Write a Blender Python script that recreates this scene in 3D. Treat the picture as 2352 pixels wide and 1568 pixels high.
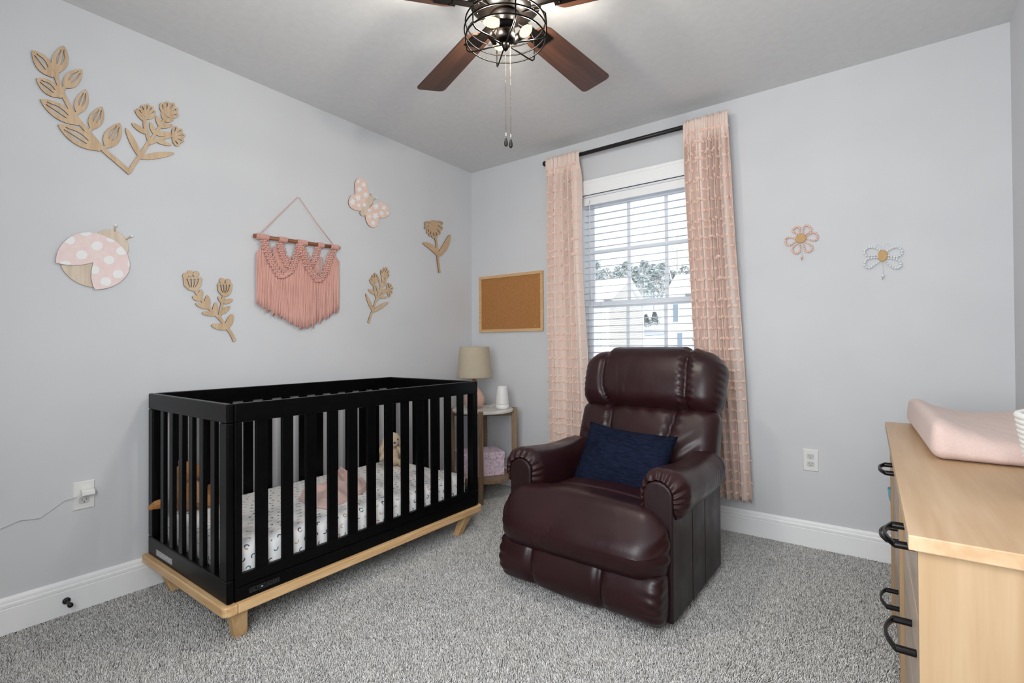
import bpy, bmesh, math, random
import numpy as np
from mathutils import Vector, Matrix, noise as mnoise

for _o in list(bpy.data.objects):
    bpy.data.objects.remove(_o, do_unlink=True)
SC = bpy.context.scene
COL = SC.collection
random.seed(7)
RNG = np.random.default_rng(11)
PI = math.pi
sin, cos = math.sin, math.cos

# ------------------------------------------------------------------ camera
FPX = 1132.28
YAW, PIT, ROLL = -0.6351, 0.009, -0.0057
CAM = np.array([2.5976, -2.9871, 1.0524])
_f = np.array([sin(YAW) * cos(PIT), cos(YAW) * cos(PIT), sin(PIT)])
_r = np.array([cos(YAW), -sin(YAW), 0.0])
_u = np.cross(_r, _f)
_r, _u = cos(ROLL) * _r + sin(ROLL) * _u, -sin(ROLL) * _r + cos(ROLL) * _u
cd = bpy.data.cameras.new('camera')
cam = bpy.data.objects.new('camera', cd)
COL.objects.link(cam)
cam.matrix_world = Matrix(((_r[0], _u[0], -_f[0], CAM[0]), (_r[1], _u[1], -_f[1], CAM[1]),
                           (_r[2], _u[2], -_f[2], CAM[2]), (0, 0, 0, 1)))
cd.sensor_width = 36.0
cd.lens = FPX * 36.0 / 2352.0
cd.clip_start = 0.02
cd.clip_end = 600
SC.camera = cam

# ------------------------------------------------------------------ light and exposure
W_ROOM, L_ROOM, H_ROOM = 3.08, 3.30, 2.44
BACK_W = 48.0
FAN_W, FAN_C = 18.0, (1.0, 0.985, 0.97)
world = bpy.data.worlds.new('overcast')
SC.world = world
world.use_nodes = True
_bg = world.node_tree.nodes['Background']
_bg.inputs['Color'].default_value = (0.93, 0.96, 1.0, 1)
_bg.inputs['Strength'].default_value = 1.5

def area_light(name, loc, direction, sx, sy, power, color):
    d = bpy.data.lights.new(name, 'AREA')
    d.shape = 'RECTANGLE'; d.size = sx; d.size_y = sy; d.energy = power; d.color = color
    o = bpy.data.objects.new(name, d)
    COL.objects.link(o)
    o.location = loc
    o.rotation_euler = Vector(direction).to_track_quat('-Z', 'Z').to_euler()
    return o

# added fill light against the solid near wall, no daylight comes through
area_light('near_wall_fill', (2.25, -L_ROOM + 0.022, 1.32), (0, 1, 0), 1.1, 1.1, BACK_W, (0.925, 0.965, 1.0))
# low winter sun from behind the house, falling on the snow and the houses outside
_sd = bpy.data.lights.new('winter_sun', 'SUN'); _sd.energy = 2.4; _sd.angle = math.radians(1.5); _sd.color = (1.0, 0.98, 0.95)
_so = bpy.data.objects.new('winter_sun', _sd); COL.objects.link(_so)
_so.rotation_euler = Vector((-0.35, 1.0, -0.75)).to_track_quat('-Z', 'Y').to_euler()
# sampling portal in the curtained window (guides the overcast sky's own light)
_p = area_light('sky_portal', (1.41, 0.17, 1.34), (0, -1, 0), 0.9, 1.55, 1, (1, 1, 1))
_p.data.cycles.is_portal = True

SC.view_settings.view_transform = 'Standard'
SC.view_settings.look = 'None'
SC.view_settings.gamma = 1.0
SC.view_settings.use_curve_mapping = False
SC.view_settings.exposure = 0.1
SC.cycles.use_denoising = True
SC.cycles.max_bounces = 8
SC.cycles.diffuse_bounces = 5
SC.cycles.glossy_bounces = 4
SC.cycles.transparent_max_bounces = 16
SC.cycles.sample_clamp_indirect = 6.0

# ------------------------------------------------------------------ pixel -> place
def ray(px, py):
    return _f + (px - 1176) / FPX * _r + (784 - py) / FPX * _u
def on_axis(px, py, ax, v):
    d = ray(px, py)
    return CAM + (v - CAM[ax]) / d[ax] * d
def onX(px, py, v=0.0): return on_axis(px, py, 0, v)
def onY(px, py, v=0.0): return on_axis(px, py, 1, v)
def onZ(px, py, v=0.0): return on_axis(px, py, 2, v)

# ------------------------------------------------------------------ materials
def srgb(r, g, b):
    f = lambda c: (c / 255 / 12.92) if c / 255 <= 0.04045 else ((c / 255 + 0.055) / 1.055) ** 2.4
    return (f(r), f(g), f(b), 1.0)

class Mat:
    def __init__(s, name, color, rough=0.5, metal=0.0, spec=0.5):
        s.m = bpy.data.materials.new(name)
        s.m.use_nodes = True
        s.nt = s.m.node_tree
        s.b = s.nt.nodes['Principled BSDF']
        s.set(color, rough, metal, spec)
    def set(s, color, rough, metal, spec):
        s.b.inputs['Base Color'].default_value = color if len(color) == 4 else (*color, 1)
        s.b.inputs['Roughness'].default_value = rough
        s.b.inputs['Metallic'].default_value = metal
        s.b.inputs['Specular IOR Level'].default_value = spec
        s.color = color
    def n(s, t, **kw):
        x = s.nt.nodes.new(t)
        for k, v in kw.items():
            setattr(x, k, v)
        return x
    def l(s, a, b):
        s.nt.links.new(a, b)
    def coords(s, scale=(1, 1, 1), kind='Object', rot=(0, 0, 0), loc=(0, 0, 0)):
        tc = s.n('ShaderNodeTexCoord'); mp = s.n('ShaderNodeMapping')
        mp.inputs['Scale'].default_value = scale
        mp.inputs['Rotation'].default_value = rot
        mp.inputs['Location'].default_value = loc
        s.l(tc.outputs[kind], mp.inputs['Vector'])
        return mp.outputs['Vector']
    def noise(s, vec, scale=5, detail=3, rough=0.5):
        t = s.n('ShaderNodeTexNoise')
        t.inputs['Scale'].default_value = scale
        t.inputs['Detail'].default_value = detail
        t.inputs['Roughness'].default_value = rough
        s.l(vec, t.inputs['Vector'])
        return t.outputs['Fac']
    def ramp(s, fac, stops):
        r = s.n('ShaderNodeValToRGB')
        e = r.color_ramp.elements
        while len(e) < len(stops):
            e.new(0.5)
        for el, (p, c) in zip(e, stops):
            el.position = p; el.color = c if len(c) == 4 else (*c, 1)
        s.l(fac, r.inputs['Fac'])
        return r.outputs['Color']
    def mix(s, fac, a, b, mode='MIX'):
        m = s.n('ShaderNodeMix', data_type='RGBA', blend_type=mode)
        for sock, v in ((m.inputs['Factor'], fac), (m.inputs['A'], a), (m.inputs['B'], b)):
            if hasattr(v, 'links'):
                s.l(v, sock)
            else:
                sock.default_value = v
        # the RGBA sockets of the Mix node
        return m
    def mixc(s, fac, a, b, mode='MIX'):
        m = s.n('ShaderNodeMix', data_type='RGBA', blend_type=mode)
        ins = [i for i in m.inputs if i.enabled]
        for sock, v in zip(ins[:3], (fac, a, b)):
            if isinstance(v, bpy.types.NodeSocket):
                s.l(v, sock)
            elif isinstance(v, (int, float)):
                sock.default_value = v
            else:
                sock.default_value = v if len(v) == 4 else (*v, 1)
        return [o for o in m.outputs if o.enabled][0]
    def math(s, op, a, b=None, c=None):
        m = s.n('ShaderNodeMath', operation=op)
        for sock, v in zip(m.inputs, (a, b, c)):
            if v is None: continue
            if isinstance(v, bpy.types.NodeSocket): s.l(v, sock)
            else: sock.default_value = v
        return m.outputs[0]
    def bump(s, h, strength=0.3, dist=0.002):
        b = s.n('ShaderNodeBump')
        b.inputs['Strength'].default_value = strength
        b.inputs['Distance'].default_value = dist
        s.l(h, b.inputs['Height'])
        s.l(b.outputs['Normal'], s.b.inputs['Normal'])
        return s
    def base(s, col):
        s.l(col, s.b.inputs['Base Color'])
        return s

def vary(name, c1, c2, scale, rough=0.5, detail=3, stretch=(1, 1, 1), spec=0.5, bump=0, bdist=0.002, metal=0.0, lo=0.35, hi=0.65, rot=(0, 0, 0)):
    m = Mat(name, c1, rough, metal, spec)
    v = m.coords(stretch, rot=rot)
    f = m.noise(v, scale, detail)
    m.base(m.ramp(f, [(lo, c1), (hi, c2)]))
    if bump:
        m.bump(f, bump, bdist)
    return m.m

def wood(name, c1, c2, axis=0, scale=9, rough=0.45, bump=0.05, rings=2.2, spec=0.4):
    """grain running along the given axis"""
    m = Mat(name, c1, rough, 0, spec)
    st = [1.0, 1.0, 1.0]; st[axis] = 0.06
    v = m.coords(tuple(st))
    f = m.noise(v, scale, 6, 0.6)
    st2 = [1.0, 1.0, 1.0]; st2[axis] = 0.03
    f2 = m.noise(m.coords(tuple(st2)), scale * 9, 3, 0.6)
    g = m.math('FRACT', m.math('MULTIPLY', f, rings * 3))
    g = m.math('PINGPONG', g, 0.5)
    g = m.math('ADD', m.math('MULTIPLY', g, 1.1), m.math('MULTIPLY', f2, 0.55))
    m.base(m.ramp(g, [(0.15, c1), (0.85, c2)]))
    if bump:
        m.bump(f2, bump, 0.001)
    return m.m

# paint and structure
M_WALL = vary('wall_paint', srgb(208, 209, 211), srgb(211, 212, 214), 3, 0.75, spec=0.25, bump=0.02, bdist=0.0005)
M_CEIL = vary('ceiling_paint', srgb(214, 214, 214), srgb(218, 218, 218), 30, 0.9, spec=0.1, bump=0.05)
M_TRIM = Mat('trim_paint', srgb(244, 244, 244), 0.35, 0, 0.45).m
M_VINYL = Mat('window_vinyl', srgb(238, 240, 243), 0.35, 0, 0.45).m
def mat_blind():
    m = Mat('blind_white', srgb(244, 245, 247), 0.4, 0, 0.4)
    tr = m.n('ShaderNodeBsdfTranslucent'); tr.inputs['Color'].default_value = srgb(244, 246, 250)
    mx = m.n('ShaderNodeMixShader'); mx.inputs[0].default_value = 0.5
    out = [n for n in m.nt.nodes if n.type == 'OUTPUT_MATERIAL'][0]
    m.l(m.b.outputs[0], mx.inputs[1]); m.l(tr.outputs[0], mx.inputs[2]); m.l(mx.outputs[0], out.inputs['Surface'])
    return m.m
M_BLIND = mat_blind()
M_PLATE = Mat('outlet_plastic', srgb(232, 231, 228), 0.3, 0, 0.5).m
M_SOCKET = Mat('outlet_socket', srgb(206, 205, 202), 0.35, 0, 0.5).m
M_DARKSLOT = Mat('dark_slot', (0.03, 0.03, 0.03, 1), 0.6).m

def mat_glass(name, tint=(0.95, 0.98, 1.0, 1)):
    m = bpy.data.materials.new(name); m.use_nodes = True
    nt = m.node_tree; nt.nodes.clear()
    out = nt.nodes.new('ShaderNodeOutputMaterial'); tr = nt.nodes.new('ShaderNodeBsdfTransparent')
    gl = nt.nodes.new('ShaderNodeBsdfGlossy'); mx = nt.nodes.new('ShaderNodeMixShader'); fr = nt.nodes.new('ShaderNodeFresnel')
    tr.inputs['Color'].default_value = tint
    gl.inputs['Roughness'].default_value = 0.02
    fr.inputs['IOR'].default_value = 1.3
    nt.links.new(fr.outputs[0], mx.inputs[0]); nt.links.new(tr.outputs[0], mx.inputs[1]); nt.links.new(gl.outputs[0], mx.inputs[2])
    nt.links.new(mx.outputs[0], out.inputs['Surface'])
    return m
M_GLASS = mat_glass('window_glass')

# furniture
M_CRIBBLACK = vary('black_lacquer', (0.0016, 0.0016, 0.0018, 1), (0.0026, 0.0026, 0.003, 1), 30, 0.30, spec=0.12, bump=0.01)
M_PINE_Y = wood('pine_y', srgb(228, 192, 144), srgb(204, 162, 112), 1, 14)
M_PINE_X = wood('pine_x', srgb(228, 192, 144), srgb(204, 162, 112), 0, 14)
M_PINE_Z = wood('pine_z', srgb(230, 194, 146), srgb(208, 166, 114), 2, 14)
M_OAKGREY_Z = wood('greyed_oak_z', srgb(150, 124, 96), srgb(116, 92, 68), 2, 16)
M_OAKGREY_X = wood('greyed_oak_x', srgb(150, 126, 98), srgb(120, 97, 72), 0, 12)
M_DRESS_Y = wood('dresser_top_grain', srgb(200, 171, 138), srgb(180, 147, 111), 1, 5.0, 0.42, rings=1.8)
M_DRESS_Z = wood('dresser_side_grain', srgb(180, 154, 121), srgb(164, 134, 100), 2, 6.0, 0.45, rings=1.6)
M_DRESS_X = wood('dresser_edge_grain', srgb(184, 159, 124), srgb(172, 142, 106), 0, 8.0, 0.45)
M_DRAWER = wood('drawer_front_grain', srgb(196, 178, 160), srgb(176, 156, 138), 1, 6.0, 0.4, rings=1.3)
M_BLACKMETAL = Mat('black_metal', (0.012, 0.011, 0.011, 1), 0.32, 0.6, 0.5).m
M_STONE = vary('white_stone', srgb(226, 222, 216), srgb(212, 207, 200), 10, 0.25, detail=6)
M_PLY = wood('birch_plywood', srgb(212, 186, 154), srgb(192, 163, 130), 2, 30, 0.6, rings=1.4)
M_PLY2 = wood('tan_plywood', srgb(206, 176, 142), srgb(190, 158, 122), 1, 40, 0.6, rings=1.0)
M_PLYPALE = wood('pale_plywood', srgb(222, 206, 188), srgb(206, 188, 168), 2, 26, 0.6, rings=1.3)
M_PLYEDGE = Mat('burnt_edge', srgb(92, 70, 52), 0.8).m
M_PINKPAINT = vary('pink_paint', srgb(236, 216, 213), srgb(232, 209, 206), 50, 0.6)
M_PEACHPAINT = vary('peach_paint', srgb(234, 208, 194), srgb(230, 200, 186), 50, 0.6)
M_WHITEPAINT = Mat('white_paint', srgb(236, 236, 234), 0.6).m
M_CORKFRAME = wood('cork_frame_wood', srgb(222, 186, 142), srgb(204, 164, 118), 0, 12)

def mat_cork():
    m = Mat('cork', srgb(172, 120, 72), 0.9, 0, 0.1)
    f = m.noise(m.coords(), 220, 4, 0.7)
    m.base(m.ramp(f, [(0.3, srgb(140, 92, 52)), (0.55, srgb(178, 126, 78)), (0.75, srgb(198, 148, 98))]))
    m.bump(f, 0.3, 0.001)
    return m.m
M_CORK = mat_cork()

def mat_leather(name, c1, c2, rough=0.34):
    m = Mat(name, c1, rough, 0, 0.36)
    v = m.coords()
    f = m.noise(v, 3.0, 3)
    m.base(m.ramp(f, [(0.35, c1), (0.7, c2)]))
    g = m.noise(m.coords((1, 1, 1)), 260, 3, 0.6)
    w = m.noise(m.coords((1, 1, 0.45)), 16, 4, 0.55)
    h = m.math('ADD', m.math('MULTIPLY', g, 0.12), m.math('MULTIPLY', w, 0.9))
    m.bump(h, 0.28, 0.006)
    rr = m.ramp(m.noise(v, 9, 3), [(0.3, (rough - 0.06,) * 3), (0.7, (rough + 0.08,) * 3)])
    m.l(rr, m.b.inputs['Roughness'])
    return m.m
M_LEATHER = mat_leather('burgundy_leather', (0.028, 0.0078, 0.0094, 1), (0.018, 0.0050, 0.0062, 1), 0.35)
M_LEATHERSIDE = mat_leather('burgundy_leather_smooth', (0.020, 0.0080, 0.0088, 1), (0.016, 0.0065, 0.007, 1), 0.40)

def mat_cloth(name, c1, c2, scale=500, rough=0.9, bump=0.3, stretch=(1, 1, 1), big=6, dist=0.001):
    m = Mat(name, c1, rough, 0, 0.15)
    g = m.noise(m.coords(stretch), scale, 2, 0.6)
    f = m.noise(m.coords(), big, 3)
    a = m.ramp(g, [(0.3, c2), (0.7, c1)])
    m.base(m.mixc(0.25, a, m.ramp(f, [(0.35, c1), (0.65, c2)])))
    m.bump(g, bump, dist)
    m.b.inputs['Sheen Weight'].default_value = 0.15
    return m.m
M_CURTAIN = mat_cloth('peach_curtain_cloth', srgb(231, 212, 202), srgb(224, 202, 190), 700)
M_TUFT = mat_cloth('peach_tuft', srgb(243, 216, 201), srgb(237, 205, 188), 900)
def no_sheen(m):
    m.node_tree.nodes['Principled BSDF'].inputs['Sheen Weight'].default_value = 0.0
    m.node_tree.nodes['Principled BSDF'].inputs['Specular IOR Level'].default_value = 0.05
    return m
M_NAVY = no_sheen(mat_cloth('navy_chenille', srgb(11, 14, 25), srgb(31, 38, 60), 120, 0.85, 1.0, (0.22, 1, 1.6), 8, 0.006))
M_PINKCLOTH = mat_cloth('pink_muslin', srgb(206, 184, 176), srgb(196, 172, 164), 260, bump=0.4)
M_GARMENT = mat_cloth('pink_garment_cloth', srgb(231, 202, 194), srgb(222, 190, 182), 400)
M_MACRAME = mat_cloth('rose_cotton_cord', srgb(226, 178, 166), srgb(208, 156, 144), 420, bump=0.7)
M_SHADE = mat_cloth('linen_shade', srgb(196, 184, 162), srgb(174, 160, 138), 380, bump=0.5, stretch=(1, 1, 0.5))
M_BEAR = mat_cloth('brown_plush', srgb(190, 138, 86), srgb(150, 100, 56), 150, 1.0, 1.0, dist=0.006)
M_BEARPALE = mat_cloth('tan_plush', srgb(206, 164, 122), srgb(178, 134, 94), 160, 1.0, 1.0, dist=0.006)
M_BUNNY = mat_cloth('cream_plush', srgb(228, 211, 184), srgb(214, 194, 164), 220, 1.0, 0.8, dist=0.004)
M_ROPE = mat_cloth('white_rope', srgb(218, 217, 213), srgb(204, 202, 197), 300, bump=0.5)
M_PEACHCERAMIC = Mat('peach_ceramic', srgb(226, 186, 168), 0.5, 0, 0.4).m
M_WHITEPLASTIC = Mat('white_plastic', srgb(232, 231, 229), 0.4, 0, 0.45).m
M_WHITEPLASTIC2 = Mat('white_plastic_band', srgb(240, 239, 237), 0.35, 0, 0.45).m
M_BLACKRUBBER = Mat('black_rubber', (0.012, 0.010, 0.010, 1), 0.5).m
M_BLACKROD = Mat('black_rod', (0.012, 0.011, 0.010, 1), 0.45, 0.2).m
M_BRONZE = Mat('oil_rubbed_bronze', (0.0022, 0.0015, 0.0011, 1), 0.38, 0.0, 0.10).m
M_BRASS = Mat('brass_chain', srgb(112, 98, 78), 0.35, 1.0).m
M_WALNUT = wood('walnut_blade', srgb(88, 56, 41), srgb(62, 38, 28), 0, 14, 0.4, rings=1.5)
M_DOWEL = wood('brown_dowel', srgb(160, 104, 72), srgb(128, 80, 54), 1, 40)
M_GOLDWEAVE = vary('gold_weave', srgb(226, 190, 138), srgb(170, 128, 78), 420, 0.7, bump=0.8)
M_PEACHBEAD = Mat('peach_bead', srgb(232, 198, 182), 0.45).m
M_WHITEBEAD = Mat('white_bead', srgb(226, 228, 230), 0.4).m
M_BLUE = Mat('blue_plastic', srgb(96, 168, 200), 0.4).m
M_EYE = Mat('plush_eye', srgb(60, 64, 74), 0.4).m
M_CORD = Mat('white_cord', srgb(205, 206, 208), 0.5).m
M_PIN = Mat('steel_pin', srgb(210, 210, 212), 0.25, 0.8).m

def mat_filament():
    m = Mat('lit_filament', srgb(255, 226, 180), 0.3)
    m.b.inputs['Emission Color'].default_value = (1.0, 0.70, 0.36, 1)
    m.b.inputs['Emission Strength'].default_value = 40
    return m.m
M_FILAMENT = mat_filament()
def mat_bulb():
    m = bpy.data.materials.new('bulb_glass'); m.use_nodes = True
    nt = m.node_tree; nt.nodes.clear()
    out = nt.nodes.new('ShaderNodeOutputMaterial'); tr = nt.nodes.new('ShaderNodeBsdfTransparent'); em = nt.nodes.new('ShaderNodeEmission')
    mx = nt.nodes.new('ShaderNodeMixShader'); mx.inputs[0].default_value = 0.5
    tr.inputs['Color'].default_value = (1, 0.95, 0.85, 1)
    em.inputs['Color'].default_value = (1.0, 0.80, 0.50, 1); em.inputs['Strength'].default_value = 2.2
    nt.links.new(tr.outputs[0], mx.inputs[1]); nt.links.new(em.outputs[0], mx.inputs[2]); nt.links.new(mx.outputs[0], out.inputs['Surface'])
    return m
M_BULB = mat_bulb()

# ------------------------------------------------------------------ geometry helpers
class MB:
    def __init__(s):
        s.v = []; s.f = []
    def add(s, vs, fs):
        k = len(s.v)
        s.v.extend([tuple(float(c) for c in p) for p in vs]); s.f.extend([tuple(i + k for i in q) for q in fs])
        return s
    def box(s, lo, hi):
        x0, y0, z0 = lo; x1, y1, z1 = hi
        return s.add([(x0, y0, z0), (x1, y0, z0), (x1, y1, z0), (x0, y1, z0), (x0, y0, z1), (x1, y0, z1), (x1, y1, z1), (x0, y1, z1)],
                     [(0, 3, 2, 1), (4, 5, 6, 7), (0, 1, 5, 4), (1, 2, 6, 5), (2, 3, 7, 6), (3, 0, 4, 7)])
    def hexa(s, bot, top):
        return s.add(list(bot) + list(top), [(0, 3, 2, 1), (4, 5, 6, 7), (0, 1, 5, 4), (1, 2, 6, 5), (2, 3, 7, 6), (3, 0, 4, 7)])
    def tube(s, pts, r, n=8, closed=False, caps=True):
        pts = [Vector(p) for p in pts]; m = len(pts)
        rr = r if hasattr(r, '__len__') else [r] * m
        vs = []; up = Vector((0, 0, 1))
        tprev = None; a = None
        for i, p in enumerate(pts):
            if closed: t = pts[(i + 1) % m] - pts[i - 1]
            else: t = pts[min(i + 1, m - 1)] - pts[max(i - 1, 0)]
            if t.length < 1e-9: t = tprev or Vector((0, 0, 1))
            t.normalize()
            if a is None:
                ref = Vector((0, 0, 1)) if abs(t.z) < 0.9 else Vector((1, 0, 0))
                a = t.cross(ref).normalized()
            else:
                a = a - t * a.dot(t)
                if a.length < 1e-6: a = t.orthogonal()
                a.normalize()
            b = t.cross(a); tprev = t
            for k in range(n):
                th = 2 * PI * k / n
                vs.append(p + (a * cos(th) + b * sin(th)) * rr[i])
        fs = []
        for i in range(m if closed else m - 1):
            j = (i + 1) % m
            for k in range(n):
                fs.append((i * n + k, i * n + (k + 1) % n, j * n + (k + 1) % n, j * n + k))
        if caps and not closed:
            fs.append(tuple(range(n - 1, -1, -1))); fs.append(tuple((m - 1) * n + k for k in range(n)))
        return s.add(vs, fs)
    def lathe(s, prof, c=(0, 0, 0), n=32, axis='z', caps=True):
        vs = []; m = len(prof)
        for r, h in prof:
            for k in range(n):
                th = 2 * PI * k / n
                p = (r * cos(th), r * sin(th), h)
                if axis == 'y': p = (p[0], p[2], p[1])
                if axis == 'x': p = (p[2], p[0], p[1])
                vs.append((p[0] + c[0], p[1] + c[1], p[2] + c[2]))
        fs = []
        for i in range(m - 1):
            for k in range(n):
                q = (i * n + k, i * n + (k + 1) % n, (i + 1) * n + (k + 1) % n, (i + 1) * n + k)
                fs.append(q if axis != 'y' else q[::-1])
        if caps:
            fs.append(tuple(range(n - 1, -1, -1))); fs.append(tuple((m - 1) * n + k for k in range(n)))
        return s.add(vs, fs)
    def ell(s, c, r, nu=16, nv=10, rot=None):
        vs = []; fs = []
        for j in range(nv + 1):
            ph = -PI / 2 + PI * j / nv
            for i in range(nu):
                th = 2 * PI * i / nu
                p = Vector((r[0] * cos(ph) * cos(th), r[1] * cos(ph) * sin(th), r[2] * sin(ph)))
                if rot is not None: p = rot @ p
                vs.append((p.x + c[0], p.y + c[1], p.z + c[2]))
        for j in range(nv):
            for i in range(nu):
                fs.append((j * nu + i, j * nu + (i + 1) % nu, (j + 1) * nu + (i + 1) % nu, (j + 1) * nu + i))
        return s.add(vs, fs)
    def prism(s, poly, frame, d0, d1):
        """polygon (a,b) in the given frame, extruded from d0 to d1 along its normal"""
        n = len(poly)
        vs = [frame(a, b, d0) for a, b in poly] + [frame(a, b, d1) for a, b in poly]
        return s.add(vs, [tuple(range(n - 1, -1, -1)), tuple(range(n, 2 * n))] + [(i, (i + 1) % n, n + (i + 1) % n, n + i) for i in range(n)])
    def grid(s, P):
        """P: array (nu, nv, 3)"""
        nu, nv = P.shape[:2]
        fs = [(i * nv + j, (i + 1) * nv + j, (i + 1) * nv + j + 1, i * nv + j + 1) for i in range(nu - 1) for j in range(nv - 1)]
        return s.add(P.reshape(-1, 3), fs)
    def moved(s, off):
        s.v = [(a - off[0], b - off[1], c - off[2]) for a, b, c in s.v]
        return s

def mesh_of(name, mb, smooth=False):
    me = bpy.data.meshes.new(name)
    me.from_pydata(mb.v, [], mb.f)
    me.update()
    if smooth:
        me.polygons.foreach_set('use_smooth', [True] * len(me.polygons))
    return me

def obj(name, mb, mat, parent=None, smooth=False, bevel=0, seg=2, angle=35, sub=0, off=None):
    """link a part (parent given; verts in the thing's own frame) or a thing"""
    if off is not None: mb.moved(off)
    me = mb if isinstance(mb, bpy.types.Mesh) else mesh_of(name, mb, smooth)
    o = bpy.data.objects.new(name, me)
    COL.objects.link(o)
    if mat is not None and not me.materials: me.materials.append(mat)
    if parent is not None: o.parent = parent
    if off is not None and parent is None: o.location = off
    if bevel:
        b = o.modifiers.new('bevel', 'BEVEL'); b.width = bevel; b.segments = seg; b.limit_method = 'ANGLE'; b.angle_limit = math.radians(angle)
        b.harden_normals = False
    if sub:
        q = o.modifiers.new('sub', 'SUBSURF'); q.levels = sub; q.render_levels = sub
    if smooth is True and bevel:
        pass
    return o

def tag(o, label=None, cat=None, group=None, kind=None):
    if label: o['label'] = label
    if cat: o['category'] = cat
    if group: o['group'] = group
    if kind: o['kind'] = kind
    return o

def thing(name, label, cat, loc=(0, 0, 0), rotz=0.0, group=None):
    o = bpy.data.objects.new(name, None)
    o.empty_display_size = 0.05
    COL.objects.link(o)
    o.location = tuple(float(c) for c in loc); o.rotation_euler = (0, 0, rotz)
    return tag(o, label, cat, group)

def struct(name, mb, mat, parent=None, **kw):
    o = obj(name, mb, mat, parent, **kw)
    if parent is None: o['kind'] = 'structure'
    return o

def box(lo, hi): return MB().box(lo, hi)

FL = lambda a, b, d: (d, a, b)          # left wall frame: a = y, b = z, depth into the room
FF = lambda a, b, d: (a, -d, b)         # far wall frame: a = x, b = z

def plate(name, outer, holes, th, mat, parent, frame, d0=0.002, bev=0.0006, off=(0, 0, 0), edge=None):
    """flat cut board: outline with cut-outs"""
    cu = bpy.data.curves.new(name, 'CURVE'); cu.dimensions = '2D'; cu.fill_mode = 'BOTH'
    for loop in [outer] + list(holes):
        sp = cu.splines.new('POLY'); sp.points.add(len(loop) - 1); sp.use_cyclic_u = True
        for p, (a, b) in zip(sp.points, loop): p.co = (a, b, 0, 1)
    cu.extrude = th / 2
    tmp = bpy.data.objects.new('tmp', cu); COL.objects.link(tmp)
    dg = bpy.context.evaluated_depsgraph_get(); dg.update()
    me = bpy.data.meshes.new_from_object(tmp.evaluated_get(dg))
    bpy.data.objects.remove(tmp, do_unlink=True); bpy.data.curves.remove(cu)
    for v in me.vertices:
        x, y, z = frame(v.co.x, v.co.y, d0 + th / 2 + v.co.z)
        v.co = (x - off[0], y - off[1], z - off[2])
    me.materials.clear(); me.materials.append(mat)
    if edge is not None:
        me.materials.append(edge)
        nax = 0 if frame is FL else 1
        for p in me.polygons:
            if abs(p.normal[nax]) < 0.5: p.material_index = 1
    me.name = name
    o = bpy.data.objects.new(name, me); COL.objects.link(o)
    if parent is not None: o.parent = parent
    return o

def rounded_box(hx, hy, hz, r, n=24, fn=None):
    """dense rounded box (for cushions); fn(P, N) -> P reshapes numpy points"""
    hs = np.array([hx, hy, hz]); P = []; F = []
    t = np.linspace(-1, 1, n + 1)
    for ax in range(3):
        for sg in (-1, 1):
            a, b = np.meshgrid(t, t, indexing='ij')
            q = np.zeros((n + 1, n + 1, 3)); i1, i2 = (ax + 1) % 3, (ax + 2) % 3
            q[..., ax] = sg; q[..., i1] = a; q[..., i2] = b
            k = len(P) and sum(len(x) for x in P)
            P.append(q.reshape(-1, 3))
            for i in range(n):
                for j in range(n):
                    f = (k + i * (n + 1) + j, k + (i + 1) * (n + 1) + j, k + (i + 1) * (n + 1) + j + 1, k + i * (n + 1) + j + 1)
                    F.append(f if sg > 0 else f[::-1])
    P = np.concatenate(P) * hs
    inner = np.clip(P, -(hs - r), hs - r)
    d = P - inner
    ln = np.linalg.norm(d, axis=1, keepdims=True); N = d / np.maximum(ln, 1e-9)
    P = inner + N * r
    if fn is not None: P = fn(P, N)
    # weld
    key = np.round(P, 5); _, idx, inv = np.unique(key, axis=0, return_index=True, return_inverse=True)
    inv = inv.reshape(-1)
    m = MB(); m.v = [tuple(p) for p in P[idx]]
    for f in F:
        g = tuple(int(inv[i]) for i in f); h = []
        for i in g:
            if i not in h: h.append(i)
        if len(h) >= 3: m.f.append(tuple(h))
    return m

def wob(P, s, amp, seed=0):
    return np.array([amp * mnoise.noise(Vector((p[0] * s + seed, p[1] * s + seed * 1.7, p[2] * s))) for p in P])
# ================================================================== the room
T = 0.12
struct('floor', box((-T, -L_ROOM - T, -0.12), (W_ROOM + T, T, -0.006)), vary('carpet_backing', srgb(120, 116, 112), srgb(135, 131, 127), 60, 0.95))
struct('ceiling', box((-T, -L_ROOM - T, H_ROOM), (W_ROOM + T, 0.15, H_ROOM + 0.1)), M_CEIL)
struct('wall_left', box((-T, -L_ROOM - T, 0), (0, 0.15, H_ROOM)), M_WALL)
struct('wall_right', box((W_ROOM, -L_ROOM - T, 0), (W_ROOM + T, 0.15, H_ROOM)), M_WALL)
def wall_with_hole(x0, x1, y0, y1, ox0, ox1, oz0, oz1):
    m = MB()
    m.box((x0, y0, 0), (ox0, y1, H_ROOM)); m.box((ox1, y0, 0), (x1, y1, H_ROOM))
    (oz0 > 0 and m.box((ox0, y0, 0), (ox1, y1, oz0))); m.box((ox0, y0, oz1), (ox1, y1, H_ROOM))
    return m
OX0, OX1, OZ0, OZ1 = 0.985, 1.835, 0.58, 2.065
struct('wall_far', wall_with_hole(0, W_ROOM, 0, 0.15, OX0, OX1, OZ0, OZ1), M_WALL)
NX0, NX1, NZ0, NZ1 = 1.59, 2.81, 0.84, 2.16
struct('wall_near', box((0, -L_ROOM - T, 0), (W_ROOM, -L_ROOM, H_ROOM)), M_WALL)

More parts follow.
